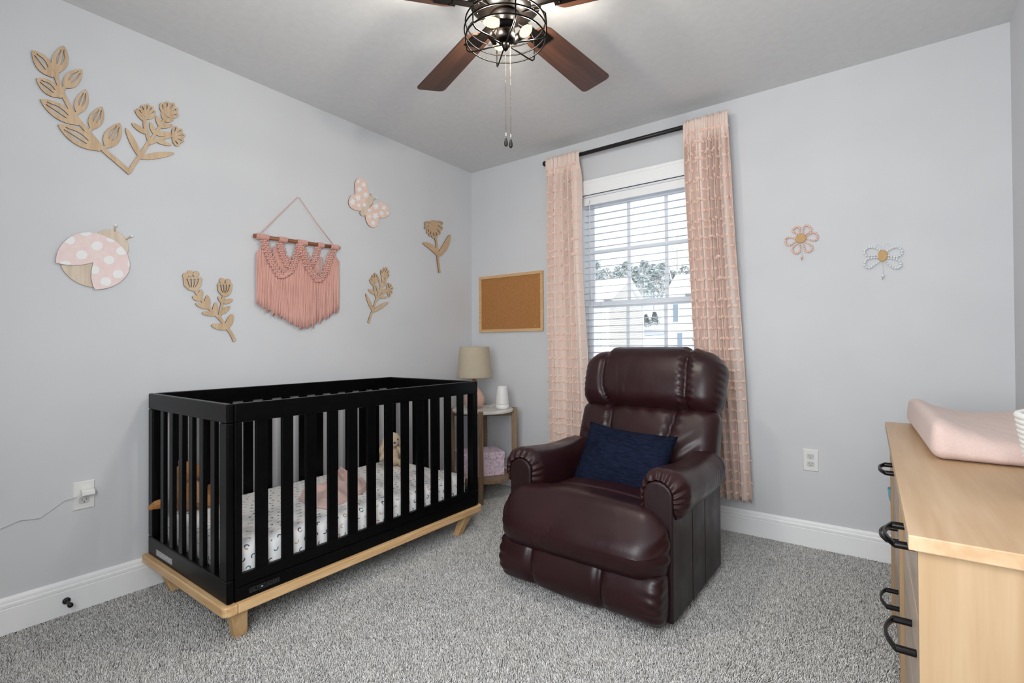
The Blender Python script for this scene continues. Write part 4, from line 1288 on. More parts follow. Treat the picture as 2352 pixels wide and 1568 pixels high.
curtain('right peach tufted curtain panel, behind the recliner, flaring at its hem', 1.716, 1.958, 1.80, 2.052, 2.345, 0.205, 5.6, 9, -1)

# slatted blind
bl = thing('window_blind', 'white slatted window blind with open slats in the window', 'blind', (1.41, 0.04, OZ0 + 0.02))
BO = (1.41, 0.04, OZ0 + 0.02)
obj('valance', box((OX0 + 0.014, 0.004, 2.000), (OX1 - 0.014, 0.010, 2.052)), M_TRIM, bl, bevel=0.002, off=BO)
obj('headrail', box((OX0 + 0.016, 0.014, 2.008), (OX1 - 0.016, 0.06, 2.048)), M_BLIND, bl, bevel=0.002, off=BO)
sm_ = MB(); yc = 0.040; ns = 7
vs = []
for x in (OX0 + 0.018, OX1 - 0.018):
    for q in range(ns):
        t = q / (ns - 1) - 0.5
        vs.append((x - BO[0], yc + 0.038 * t - BO[1], 0.0022 * (1 - 4 * t * t)))
fs = [(q, q + 1, ns + q + 1, ns + q) for q in range(ns - 1)]
sm_.add(vs, fs)
slat_me = mesh_of('slat', sm_, True); slat_me.materials.append(M_BLIND)
for k in range(31):
    z = 1.982 - 0.0445 * k
    if z < OZ0 + 0.04: break
    o = bpy.data.objects.new('slat', slat_me); COL.objects.link(o); o.parent = bl; o.location = (0, 0, z - BO[2])
    o.rotation_euler.x = math.radians(7)
    sd = o.modifiers.new('solid', 'SOLIDIFY'); sd.thickness = 0.0022
obj('bottom_rail', box((OX0 + 0.018, 0.018, OZ0 + 0.004), (OX1 - 0.018, 0.062, OZ0 + 0.022)), M_BLIND, bl, bevel=0.003, off=BO)
for x in (1.10, 1.41, 1.72):
    m = MB()
    for y in (0.0165, 0.0635): m.tube([(x, y, 2.01), (x, y, OZ0 + 0.01)], 0.0008, 5)
    obj('ladder_cord', m, M_BLIND, bl, off=BO)
obj('tilt_wand', MB().tube([(1.055, 0.002, 2.03), (1.055, -0.004, 2.0), (1.055, -0.004, 1.32)], 0.004, 8), M_BLIND, bl, off=BO, smooth=True)
# ================================================================== wall decor on the left wall
def WL(px, py, d=0.006):
    p = onX(px, py, d); return (float(p[1]), float(p[2]))
def z1(x, y): return (x / 3.92, 60 + y / 3.92)
def z2(x, y): return (380 + x / 3.92, 400 + y / 3.92)
def z3(x, y): return (760 + x / 3.7333, 380 + y / 3.7333)
def z7(x, y): return (100 + x / 7.127, 480 + y / 7.127)
def leaf_pts(base, tip, w, n=13, p=0.85, bend=0.0, blunt=0.75):
    bx, by = base; tx, ty = tip; L = math.hypot(tx - bx, ty - by); ex, ey = (tx - bx) / L, (ty - by) / L; nx, ny = -ey, ex
    def at(t, o): 
        b = bend * L * sin(PI * t)
        return (bx + ex * L * t + nx * (o + b), by + ey * L * t + ny * (o + b))
    prof = lambda t: w / 2 * (sin(PI * t ** p)) ** blunt if 0 < t < 1 else 0
    ts = [i / n for i in range(n + 1)]
    out = [at(t, prof(t) + (0.10 * w if t == 0 else 0)) for t in ts] + [at(t, -prof(t)) for t in ts[-2:0:-1]] + [at(0, -0.10 * w)]
    return out, at, prof
def leaf_slots(at, prof, w, t0=0.30, t1=0.84, gap=0.10, k=0.52):
    hs = []
    for s in (1, -1):
        ts = np.linspace(t0, t1, 8)
        inner = [at(t, s * w * gap * (1.0 - 0.4 * (t - t0) / (t1 - t0))) for t in ts]
        outer = [at(t, s * max(prof(t) * k * (0.55 + 0.45 * sin(PI * (t - t0) / (t1 - t0))), w * gap * 1.25)) for t in ts[::-1]]
        hs.append(inner + outer)
    return hs
def stem_poly(pts, w0, w1):
    n = len(pts); L, R = [], []
    for i, p in enumerate(pts):
        a = pts[max(i - 1, 0)]; b = pts[min(i + 1, n - 1)]
        dx, dy = b[0] - a[0], b[1] - a[1]; l = math.hypot(dx, dy) or 1
        w = (w0 + (w1 - w0) * i / (n - 1)) / 2
        L.append((p[0] - dy / l * w, p[1] + dx / l * w)); R.append((p[0] + dy / l * w, p[1] - dx / l * w))
    return L + R[::-1]
def smooth_path(pts, n=5):
    out = []
    for i in range(len(pts) - 1):
        p0 = pts[max(i - 1, 0)]; p1 = pts[i]; p2 = pts[i + 1]; p3 = pts[min(i + 2, len(pts) - 1)]
        for k in range(n):
            t = k / n
            out.append(tuple(0.5 * ((2 * p1[c]) + (-p0[c] + p2[c]) * t + (2 * p0[c] - 5 * p1[c] + 4 * p2[c] - p3[c]) * t * t + (-p0[c] + 3 * p1[c] - 3 * p2[c] + p3[c]) * t ** 3) for c in (0, 1)))
    out.append(tuple(pts[-1]))
    return out
class Decor:
    """a laser-cut wooden wall piece; shapes given in zoomed picture coordinates and laid onto the wall"""
    def __init__(s, name, label, cat, conv, anchor, mat, th=0.006, d0=0.0015):
        s.conv = conv; s.mat = mat; s.th = th; s.d0 = d0; s.k = 0
        a = s.W(anchor); s.off = (0.0, a[0], a[1])
        s.root = thing(name, label, cat, s.off)
    def W(s, p):
        q = s.conv(*p)
        return WL(*q) if not (isinstance(q, tuple) and len(q) == 3) else (q[0], q[1])
    def add(s, name, outer, holes=(), d=0.0, mat=None, th=None, edge=True):
        s.k += 1
        return plate(name, [s.W(p) for p in outer], [[s.W(p) for p in h] for h in holes], th or s.th, mat or s.mat, s.root, FL, s.d0 + d + 0.00006 * (s.k % 60), off=s.off, edge=M_PLYEDGE if edge else None)
    def leaf(s, base, tip, w, slots=False, bend=0.0, p=0.85):
        out, at, prof = leaf_pts(base, tip, w, bend=bend, p=p, blunt=0.75 if slots else 0.5)
        s.add('leaf', out, leaf_slots(at, prof, w) if slots else ())
    def stem(s, pts, w0, w1):
        poly = [s.W(p) for p in stem_poly(smooth_path(pts), w0, w1)]; n = len(poly) // 2
        Lp, Rp = poly[:n], poly[n:][::-1]
        s.k += 1; d0 = s.d0 + 0.00006 * (s.k % 60); m = MB()
        for i in range(n - 1):
            q = [Lp[i], Lp[i + 1], Rp[i + 1], Rp[i]]
            m.add([FL(a, b, d0 + s.th) for a, b in q], [(0, 1, 2, 3)])
        rim = Lp + Rp[::-1]; L = len(rim)
        m.add([FL(a, b, d0) for a, b in rim] + [FL(a, b, d0 + s.th) for a, b in rim], [(i, (i + 1) % L, L + (i + 1) % L, L + i) for i in range(L)])
        o = obj('stem', m, s.mat, s.root, off=s.off)
        o.data.materials.append(M_PLYEDGE)
        for p in o.data.polygons:
            if abs(p.normal[0]) < 0.5: p.material_index = 1
    def flower(s, c, ang, size, n=5, spread=2.3):
        """fan of petals with slits, one cut piece; c is where the petals meet"""
        for i in range(n):
            a = ang + spread * (i / (n - 1) - 0.5)
            L = size * (1.0 - 0.12 * abs(i / (n - 1) - 0.5) * 2)
            tip = (c[0] + L * cos(a), c[1] + L * sin(a))
            out, at, prof = leaf_pts(c, tip, size * 0.46, p=1.25, blunt=0.55)
            ts = np.linspace(0.45, 0.82, 6)
            slit = [at(t, 0.045 * size) for t in ts] + [at(t, -0.045 * size) for t in ts[::-1]]
            s.add('petal', out, [slit])

d = Decor('leaf_branch_plaque', 'large cut plywood leaf branch, the biggest wooden plaque on the left wall', 'wall plaque', z1, (1180, 1320), M_PLY)
d.stem([(1172, 1322), (1050, 1215), (935, 1115), (800, 960), (690, 830), (600, 680), (545, 560), (500, 450), (470, 410)], 40, 34)
for b_, t_, w_ in (((480, 455), (288, 218), 130), ((560, 640), (326, 468), 122), ((715, 885), (360, 658), 132), ((905, 1115), (520, 886), 140)):
    d.leaf(b_, t_, w_, True, p=0.95)
for b_, t_, w_ in (((510, 420), (572, 176), 150), ((578, 548), (738, 392), 140), ((700, 785), (772, 570), 122), ((822, 925), (918, 724), 130), ((955, 1090), (1080, 872), 150)):
    d.leaf(b_, t_, w_, True, p=0.8)
for q_ in ([(508, 475), (510, 450), (514, 405)], [(556, 600), (572, 565), (590, 535)], [(655, 800), (685, 790), (712, 765)], [(785, 965), (808, 940), (832, 905)], [(905, 1100), (940, 1095), (970, 1068)]):
    d.stem(q_, 34, 26)

def sprig(dd):
    dd.stem([(1165, 1310), (1210, 1235), (1265, 1160), (1310, 1090), (1345, 1035)], 38, 34)
    dd.stem([(1350, 1050), (1322, 955), (1305, 890), (1305, 800)], 34, 30)
    dd.stem([(1345, 1045), (1420, 935), (1475, 850), (1512, 775)], 32, 26)
    dd.stem([(1345, 1055), (1430, 1022), (1500, 1000), (1560, 985)], 34, 22)
    for b_, t_, w_ in (((1262, 1175), (1130, 915), 52), ((1255, 1185), (1572, 1143), 58), ((1315, 965), (1186, 872), 46), ((1310, 855), (1216, 752), 44),
                       ((1395, 975), (1348, 862), 40), ((1445, 905), (1408, 804), 42), ((1490, 850), (1455, 772), 38), ((1485, 850), (1562, 840), 42), ((1440, 905), (1556, 890), 42),
                       ((1400, 970), (1545, 970), 44), ((1410, 1035), (1545, 1072), 34), ((1310, 830), (1390, 800), 46)):
        dd.leaf(b_, t_, w_)
    dd.flower((1312, 812), -PI / 2 + 0.12, 118, 5, 1.9)
    dd.flower((1490, 800), -PI / 2 + 0.62, 135, 5, 1.9)
    dd.flower((1552, 995), -0.12, 118, 5, 2.2)
d = Decor('flower_sprig_plaque', 'cut plywood flower sprig crossing the foot of the large leaf branch', 'wall plaque', z1, (1165, 1310), M_PLY, d0=0.0005)
sprig(d)
# the small sprig is the same cut at another size: affine map between the two on the wall
src = np.array([[*WL(*z1(*p)), 1] for p in ((1165, 1310), (1130, 915), (1572, 1143), (1515, 700))])
dst = np.array([WL(*z2(*p)) for p in ((1830, 1332), (1800, 1080), (2008, 1155), (1972, 848))])
AFF = np.linalg.lstsq(src, dst, rcond=None)[0]
def small_sprig(x, y):
    q = np.array([*WL(*z1(x, y)), 1]) @ AFF
    return (float(q[0]), float(q[1]), 0)
d = Decor('flower_sprig_plaque', 'small cut plywood flower sprig to the right of the macrame hanging', 'wall plaque', small_sprig, (1165, 1310), M_PLY, th=0.005)
sprig(d)

# two-bud branch
d = Decor('bud_branch_plaque', 'cut plywood branch with two tulip-like buds, left of the macrame hanging', 'wall plaque', z2, (620, 1500), M_PLY)
d.stem([(622, 1502), (600, 1450), (560, 1390), (500, 1310), (440, 1250), (380, 1190), (315, 1115), (268, 1045)], 28, 26)
d.stem([(482, 1295), (500, 1210), (515, 1140), (525, 1090)], 26, 22)
for b_, t_, w_ in (((380, 1205), (376, 1088), 50), ((395, 1200), (270, 1165), 48), ((318, 1110), (320, 1036), 40), ((320, 1130), (240, 1100), 44), ((445, 1262), (452, 1152), 46),
                   ((455, 1262), (328, 1246), 42), ((552, 1382), (605, 1258), 60), ((560, 1385), (412, 1358), 56), ((516, 1160), (472, 1100), 30), ((520, 1155), (606, 1128), 42), ((496, 1255), (582, 1188), 44)):
    d.leaf(b_, t_, w_)
def bud(cx, yb, w, yt, balls):
    h = yb - yt
    top = []
    out = [(cx + w * 0.06, yb), (cx - w * 0.20, yb - h * 0.08), (cx - w * 0.43, yb - h * 0.38), (cx - w * 0.5, yt + h * 0.12), (cx - w * 0.42, yt)]
    m = 6
    for i in range(1, m): out.append((cx - w * 0.42 + 0.84 * w * i / m, yt + (h * 0.05 if i % 2 else -h * 0.02)))
    out += [(cx + w * 0.42, yt), (cx + w * 0.5, yt + h * 0.12), (cx + w * 0.43, yb - h * 0.38), (cx + w * 0.24, yb - h * 0.08)]
    slots = []
    for s in (-0.30, -0.10, 0.10, 0.30):
        slots.append([(cx + w * (s - 0.045), yt + h * 0.13), (cx + w * (s + 0.045), yt + h * 0.13), (cx + w * (s * 0.75 + 0.035), yt + h * 0.5), (cx + w * (s * 0.40 + 0.01), yt + h * 0.74), (cx + w * (s * 0.40 - 0.01), yt + h * 0.74), (cx + w * (s * 0.75 - 0.035), yt + h * 0.5)])
    d.add('bud', out, slots)
    for bx, by, r in balls:
        d.add('bud_tip', [(bx + r * cos(a), by + r * 1.05 * sin(a)) for a in np.linspace(0, 2 * PI, 17)[:-1]])
bud(243, 1052, 172, 925, ((178, 914, 25), (220, 893, 27), (275, 898, 27)))
bud(533, 1102, 138, 978, ((508, 958, 24), (562, 967, 24)))

# coneflower
d = Decor('coneflower_plaque', 'cut wooden coneflower with two long leaves near the room corner', 'wall plaque', z3, (932, 920), M_PLY2)
for t_ in ((799, 496), (800, 540), (822, 583), (846, 608), (878, 627), (908, 618), (936, 592), (958, 548), (962, 494)):
    out, at, prof = leaf_pts((880, 492), t_, 42, p=1.2, blunt=0.5)
    ts = np.linspace(0.35, 0.85, 7)
    d.add('petal', out, [[at(t, 4.5) for t in ts] + [at(t, -4.5) for t in ts[::-1]]])
d.add('cone', [(880 + 27 * cos(a), 490 + 22 * sin(a)) for a in np.linspace(0, 2 * PI, 21)[:-1]])
d.stem([(892, 600), (905, 660), (914, 740), (918, 810), (925, 870), (933, 920)], 18, 16)
d.leaf((918, 768), (786, 660), 46, bend=0.10); d.leaf((914, 782), (1022, 592), 50, bend=0.06)

# ladybug
LBO = None
d = Decor('ladybug_plaque', 'pale pink ladybug plaque with white spots and bead antennae', 'wall plaque', z7, (800, 1260), M_PLYPALE, th=0.005)
body = [(800 + 592 * cos(a) * 1.0, 830 + 432 * sin(a)) for a in np.linspace(0, 2 * PI, 49)[:-1]]
body = [(x * 1 + 0.0, y) for x, y in body]
rot = 0.30
body = [(800 + 560 * cos(a) * cos(rot) - 440 * sin(a) * sin(rot), 830 + 560 * cos(a) * sin(rot) + 440 * sin(a) * cos(rot)) for a in np.linspace(0, 2 * PI, 49)[:-1]]
d.add('body_board', body)
hr = 0.55
d.add('head_board', [(1120 + 290 * cos(a) * cos(hr) - 215 * sin(a) * sin(hr), 570 + 290 * cos(a) * sin(hr) + 215 * sin(a) * cos(hr)) for a in np.linspace(0, 2 * PI, 33)[:-1]], d=0.0004)
wing = [(200, 885), (205, 760), (245, 655), (330, 540), (450, 450), (600, 395), (770, 383), (900, 410), (1030, 460), (1180, 535), (1290, 640), (1360, 740), (1400, 890), (1392, 1000), (1340, 1100), (1250, 1190), (1130, 1260), (1000, 1300), (840, 1318),
        (800, 1260), (772, 1120), (778, 1000), (805, 870), (720, 895), (600, 916), (450, 922), (350, 912), (270, 898)]
wing = smooth_path(wing[:19], 3) + wing[19:]
d.add('wing_board', wing, d=0.0055, mat=M_PINKPAINT)
def inside(p, poly):
    c = False; n = len(poly)
    for i in range(n):
        (x1, y1), (x2, y2) = poly[i], poly[i - 1]
        if (y1 > p[1]) != (y2 > p[1]) and p[0] < (x2 - x1) * (p[1] - y1) / (y2 - y1) + x1: c = not c
    return c
for (cx, cy, rx_, ry_) in ((865, 605, 92, 76), (618, 752, 95, 75), (1062, 838, 90, 72), (1212, 1068, 88, 70), (1010, 1190, 92, 72), (830, 1000, 75, 70), (1270, 690, 90, 70), (425, 515, 88, 68), (685, 405, 88, 38), (1105, 500, 82, 45), (345, 890, 92, 42), (1388, 900, 25, 48)):
    pts = []
    for a in np.linspace(0, 2 * PI, 29)[:-1]:
        k = 1.0
        while k > 0.02 and not inside((cx + rx_ * k * cos(a), cy + ry_ * k * sin(a)), wing): k -= 0.03
        pts.append((cx + rx_ * k * cos(a), cy + ry_ * k * sin(a)))
    d.add('painted_spot', pts, d=0.0108, mat=M_WHITEPAINT, th=0.0004, edge=False)
def antenna(dd, p0, p1, r):
    a = onX(*dd.conv(*p0), 0.006); b = onX(*dd.conv(*p1), 0.007)
    st = obj('antenna', MB().tube([tuple(a - np.array(dd.off)), tuple(b - np.array(dd.off))], r * 0.36, 8), M_PLY2, dd.root, smooth=True)
    obj('antenna_bead', MB().ell(tuple(b - np.array(dd.off)), (r, r, r), 14, 10), M_WHITEPAINT, st, smooth=True)
antenna(d, (1160, 375), (1183, 265), 0.0065); antenna(d, (1345, 500), (1445, 440), 0.0065)

# butterfly
d = Decor('butterfly_plaque', 'peach butterfly plaque with white flower print and bead antennae', 'wall plaque', z3, (270, 420), M_PLYPALE, th=0.006)
wl = smooth_path([(330, 285), (322, 215), (305, 145), (272, 110), (238, 108), (212, 132), (203, 175), (208, 243), (172, 258), (151, 302), (158, 345), (195, 377), (250, 389), (285, 372)], 4)
wr = smooth_path([(362, 325), (425, 317), (480, 338), (504, 388), (492, 430), (452, 449), (412, 449), (408, 492), (384, 526), (350, 531), (316, 503), (296, 450), (298, 405)], 4)
d.add('wing', wl, mat=M_PEACHPAINT); d.add('wing', wr, mat=M_PEACHPAINT)
_bx, _by = (356 - 264), (258 - 432); _l = math.hypot(_bx, _by); _bx /= _l; _by /= _l
_cap = [(345 + 30 * cos(a) , 285 + 30 * sin(a)) for a in np.linspace(0, 1, 1)][:0]
for _c, _a0 in (((340, 288), math.atan2(_by, _bx)), ((276, 406), math.atan2(_by, _bx) + PI)):
    _cap += [(_c[0] + 27 * cos(_a0 + t), _c[1] + 27 * sin(_a0 + t)) for t in np.linspace(-PI / 2, PI / 2, 11)]
d.add('body_board', _cap)
for (cx, cy, r) in ((232, 138, 15), (278, 166, 20), (242, 204, 21), (296, 252, 22), (233, 278, 24), (184, 314, 24), (238, 342, 15), (286, 338, 16), (386, 352, 23), (453, 362, 20), (433, 410, 20), (380, 432, 25), (328, 384, 14), (330, 438, 14), (360, 493, 20), (484, 410, 14), (425, 329, 6)):
    def fl(R, ph): return [(cx + R * (0.55 + 0.5 * abs(cos(2.5 * a)) ** 0.7) * cos(a + ph) * 0.95, cy + R * (0.55 + 0.5 * abs(cos(2.5 * a)) ** 0.7) * sin(a + ph) * 1.08) for a in np.linspace(0, 2 * PI, 41)[:-1]]
    d.add('painted_flower', fl(r, cx * 0.1), d=0.0062, mat=M_WHITEPAINT, th=0.0004, edge=False)
antenna(d, (342, 270), (345, 232), 0.0055); antenna(d, (366, 296), (393, 279), 0.0055)

# ------------------------------------------------------------------ macrame hanging
MX = 0.022
def WM(px, py, x=MX): return onX(px, py, x)
mo_ = tuple(float(c) for c in WM(685, 560))
mac = thing('macrame_hanging', 'dusty rose macrame wall hanging on a wooden dowel', 'wall hanging', mo_)
def mp(name, mb, mat, **kw): return obj(name, mb, mat, mac, off=mo_, **kw)
dl, dr_ = WM(583, 541), WM(779, 569)
mp('dowel', MB().tube([dl, dr_], 0.0105, 14), M_DOWEL, smooth=True)
mp('hanging_cord', MB().tube([WM(600, 534), WM(640, 494), WM(685, 451, 0.008), WM(725, 510), WM(765, 562)], 0.0022, 8), M_MACRAME, smooth=True)
mp('nail', MB().tube([WM(685, 452, 0.001), WM(685, 452, 0.012)], 0.002, 8), M_PIN)
DY = dr_ - dl
for (a, b) in ((588, 613), (635, 652), (676, 699), (724, 739), (757, 776)):
    g = MB()
    for px in np.arange(a, b, 2.6):
        t = (px - 583) / 196.0; c = dl + DY * t
        g.tube([c + np.array([0.0125 * cos(th_), 0, 0.0125 * sin(th_)]) for th_ in np.linspace(0, 2 * PI, 15)[:-1]], 0.0032, 6, closed=True)
    mp('cord_wrap', g, M_MACRAME, smooth=True)
def poly_at(path, t):
    seg = [math.hypot(path[i + 1][0] - path[i][0], path[i + 1][1] - path[i][1]) for i in range(len(path) - 1)]
    s = t * sum(seg)
    for i, l in enumerate(seg):
        if s <= l or i == len(seg) - 1:
            k = s / l
            return (path[i][0] + (path[i + 1][0] - path[i][0]) * k, path[i][1] + (path[i + 1][1] - path[i][1]) * k)
        s -= l
BANDS = [([(606, 551), (615, 578), (625, 604), (646, 638)], 16, 0.030), ([(646, 638), (668, 624), (680, 594), (688, 560)], 15, 0.030),
         ([(688, 560), (699, 584), (709, 615), (733, 647)], 16, 0.030), ([(733, 647), (747, 628), (757, 596), (764, 575)], 14, 0.030),
         ([(643, 557), (649, 584), (662, 614)], 13, 0.020), ([(731, 566), (725, 590), (712, 615)], 12, 0.020)]
for path, wd, xx in BANDS:
    g = MB(); L = sum(math.hypot(path[i + 1][0] - path[i][0], path[i + 1][1] - path[i][1]) for i in range(len(path) - 1))
    n = int(L / 4.2)
    for i in range(n):
        c = poly_at(path, (i + 0.5) / n)
        for q in range(4):
            o = (q - 1.5) / 4 * wd + (1.2 if i % 2 else -1.2)
            sgn = 1 if (i + q) % 2 else -1
            p0 = (c[0] + o - 2.6, c[1] - 1.8 * sgn); p1 = (c[0] + o + 2.6, c[1] + 1.8 * sgn)
            a = WM(*p0, xx - 0.002); m_ = WM(c[0] + o, c[1], xx + 0.0045); b = WM(*p1, xx - 0.002)
            g.tube([a, m_, b], [0.0034, 0.0042, 0.0034], 6)
        for q in range(3):
            o = (q - 1) / 3 * wd
            g.tube([WM(c[0] + o, c[1] - 3, xx - 0.004), WM(c[0] + o, c[1] + 3, xx - 0.004)], 0.004, 5)
    mp('knotted_band', g, M_MACRAME, smooth=True)
def ytop(x):
    xs = [588, 606, 625, 646, 668, 680, 689, 699, 709, 733, 747, 757, 764, 778]; ys = [582, 560, 606, 640, 628, 600, 572, 590, 617, 650, 632, 600, 580, 600]
    return float(np.interp(x, xs, ys))
def ybot(x): return float(np.interp(x, [588, 600, 640, 692, 735, 778], [698, 705, 725, 754, 738, 712]))
g = MB(); rg = np.random.default_rng(5)
for x in np.arange(590, 777.5, 1.75):
    y0, y1 = ytop(x), ybot(x) + rg.normal(0, 3.2)
    xx = 0.020 + 0.004 * rg.random(); dx = rg.normal(0, 0.7)
    n = 7
    pts = [WM(x + dx * (k / n) + rg.normal(0, 0.18), y0 + (y1 - y0) * k / n, xx + 0.002 * sin(k + x)) for k in range(n + 1)]
    g.tube(pts, [0.0031] * n + [0.0042], 5)
tag(mp('fringe', g, M_MACRAME, smooth=True), kind='stuff')
g = MB()
for x in np.arange(644, 670, 2.2): g.tube([WM(x, 575 if x < 656 else 590, 0.013), WM(x, 640, 0.013)], 0.003, 5)
for x in list(np.arange(628, 642, 2.2)) + list(np.arange(738, 742, 2.0)) + list(np.arange(710, 734, 2.2)): g.tube([WM(x, 566 if x < 700 else (620 - (x - 712) * 1.9 if x < 734 else 590), 0.011), WM(x, 660, 0.011)], 0.003, 5)
tag(mp('back_fringe', g, M_MACRAME, smooth=True), kind='stuff')

# ================================================================== far wall: cork board and beaded hooks
ck = thing('cork_board', 'framed cork notice board on the wall between the corner and the curtain', 'notice board', (0.386, 0, 1.158))
KO = (0.386, 0, 1.158)
kx0, kx1, kz0, kz1 = 0.0885, 0.684, 1.159, 1.5945
obj('cork_panel', box((kx0 + 0.01, -0.010, kz0 + 0.01), (kx1 - 0.01, -0.002, kz1 - 0.01)), M_CORK, ck, off=KO)
fw = 0.0215
for nm, a, b in (('frame_rail', (kx0, -0.018, kz1 - fw), (kx1, -0.001, kz1)), ('frame_rail', (kx0, -0.018, kz0), (kx1, -0.001, kz0 + fw)),
                 ('frame_stile', (kx0, -0.0178, kz0 + fw), (kx0 + fw, -0.001, kz1 - fw)), ('frame_stile', (kx1 - fw, -0.0178, kz0 + fw), (kx1, -0.001, kz1 - fw))):
    obj(nm, box(a, b), M_CORKFRAME, ck, bevel=0.0012, off=KO)
for k, (px, py, lab) in enumerate(((1230, 747.5, 'tiny silver push pin in the cork board corner, left of the two'), (1239, 741.6, 'tiny silver push pin in the cork board corner, right of the two'))):
    p = onY(px, py, -0.014)
    tag(obj('push_pin', MB().ell((0, 0, 0), (0.004, 0.004, 0.004), 12, 8), M_PIN, None, smooth=True, off=None), lab, 'push pin').location = tuple(p)

def z8(x, y): return (1760 + x / 6.533, 480 + y / 6.533)
def W8(p, d=0.012): return onY(*z8(*p), -d)
def bead_loop(root, off, path, n, r0, r1, mat):
    m = MB()
    pth = smooth_path(path, 6)
    wire = MB().tube([W8(p) for p in pth], 0.0008, 6); 
    for i in range(n):
        t = i / (n - 1); c = W8(poly_at(pth, t))
        r = r0 + (r1 - r0) * sin(PI * t) ** 1.5
        m.ell(tuple(c), (r, r, r), 12, 8)
    obj('bead_loop', m.add(wire.v, wire.f), mat, root, smooth=True, off=off)
def hook(root, off, top, bead, end, mat, rb):
    m = MB().tube([W8(top, 0.006), W8(bead, 0.010)], 0.0013, 6)
    obj('hook_stem', m, M_WHITEBEAD, root, smooth=True, off=off)
    obj('hook_bead', MB().ell(tuple(W8(bead, 0.018)), (rb, rb, rb), 14, 10), mat, root, smooth=True, off=off)
    e = W8(end, 0.012); b = W8(bead, 0.012)
    obj('hook_wire', MB().tube([b, (b + e) / 2 + np.array([0, -0.006, -0.003]), e + np.array([0, -0.012, 0]), e + np.array([0, -0.02, 0.008])], 0.0016, 8), M_PIN, root, smooth=True, off=off)
f0 = tuple(float(c) for c in W8((520, 445), 0))
fh = thing('beaded_flower_hook', 'peach beaded flower wall hook with a woven gold centre', 'wall hook', f0)
cdisc = MB().lathe([(0.001, -0.014), (0.0235, -0.014), (0.025, -0.010), (0.024, -0.003), (0.001, -0.003)], (0, 0, 0), 28, axis='y')
obj('centre_disc', cdisc, M_GOLDWEAVE, fh)
for (tx, ty) in ((425, 270), (640, 250), (770, 400), (665, 630), (420, 660), (280, 495)):
    vx, vy = tx - 520, ty - 445; L = math.hypot(vx, vy); ex, ey = vx / L, vy / L; nx, ny = -ey, ex
    R0 = 95; w = 60
    pth = [(520 + ex * a + nx * b, 445 + ey * a + ny * b) for a, b in ((R0 - 4, -22), (R0 + 45, -48), (L - 45, -w), (L - 10, -28), (L - 10, 28), (L - 45, w), (R0 + 45, 48), (R0 - 4, 22))]
    bead_loop(fh, f0, pth, 12, 0.0043, 0.0062, M_PEACHBEAD)
hook(fh, f0, (530, 545), (530, 718), (536, 775), M_PEACHBEAD, 0.006)
b0 = tuple(float(c) for c in W8((1745, 705), 0))
bh = thing('beaded_butterfly_hook', 'white beaded butterfly wall hook with a woven gold body', 'wall hook', b0)
m = MB().lathe([(0.001, -0.014), (0.0185, -0.014), (0.0198, -0.010), (0.019, -0.003), (0.001, -0.003)], (0, 0, 0), 28, axis='y')
m.v = [(x, y, z * 1.38) for x, y, z in m.v]
obj('woven_body', m, M_GOLDWEAVE, bh)
for pth, n in (([(1700, 615), (1640, 585), (1570, 570), (1500, 592), (1468, 645), (1500, 692), (1580, 702), (1665, 692)], 13), ([(1820, 632), (1890, 585), (1970, 565), (2032, 618), (2028, 675), (1955, 718), (1880, 708), (1835, 698)], 13),
               ([(1665, 725), (1580, 733), (1505, 755), (1470, 828), (1498, 870), (1552, 880), (1625, 835), (1690, 790)], 13), ([(1832, 735), (1910, 745), (1985, 768), (2022, 840), (1970, 882), (1915, 880), (1850, 845), (1792, 795)], 13)):
    bead_loop(bh, b0, pth, n, 0.0046, 0.0064, M_WHITEBEAD)
for s in (-1, 1):
    pts = [(1745 + s * 12, 615), (1745 + s * 22, 560), (1745 + s * 50, 525), (1745 + s * 85, 520), (1745 + s * 100, 545), (1745 + s * 80, 556), (1745 + s * 70, 545)]
    obj('feeler', MB().tube([W8(p, 0.006) for p in smooth_path(pts, 4)], 0.001, 6), M_WHITEBEAD, bh, smooth=True, off=b0)
hook(bh, b0, (1742, 800), (1748, 1000), (1744, 1062), M_WHITEBEAD, 0.0062)
p = onY(1236.5, 509.5, -0.001)
tag(obj('wall_nail', MB().ell((0, 0, 0), (0.002, 0.003, 0.002), 10, 6), M_BLACKROD, None, smooth=True), 'tiny dark nail in the wall beside the left curtain', 'nail').location = tuple(p)

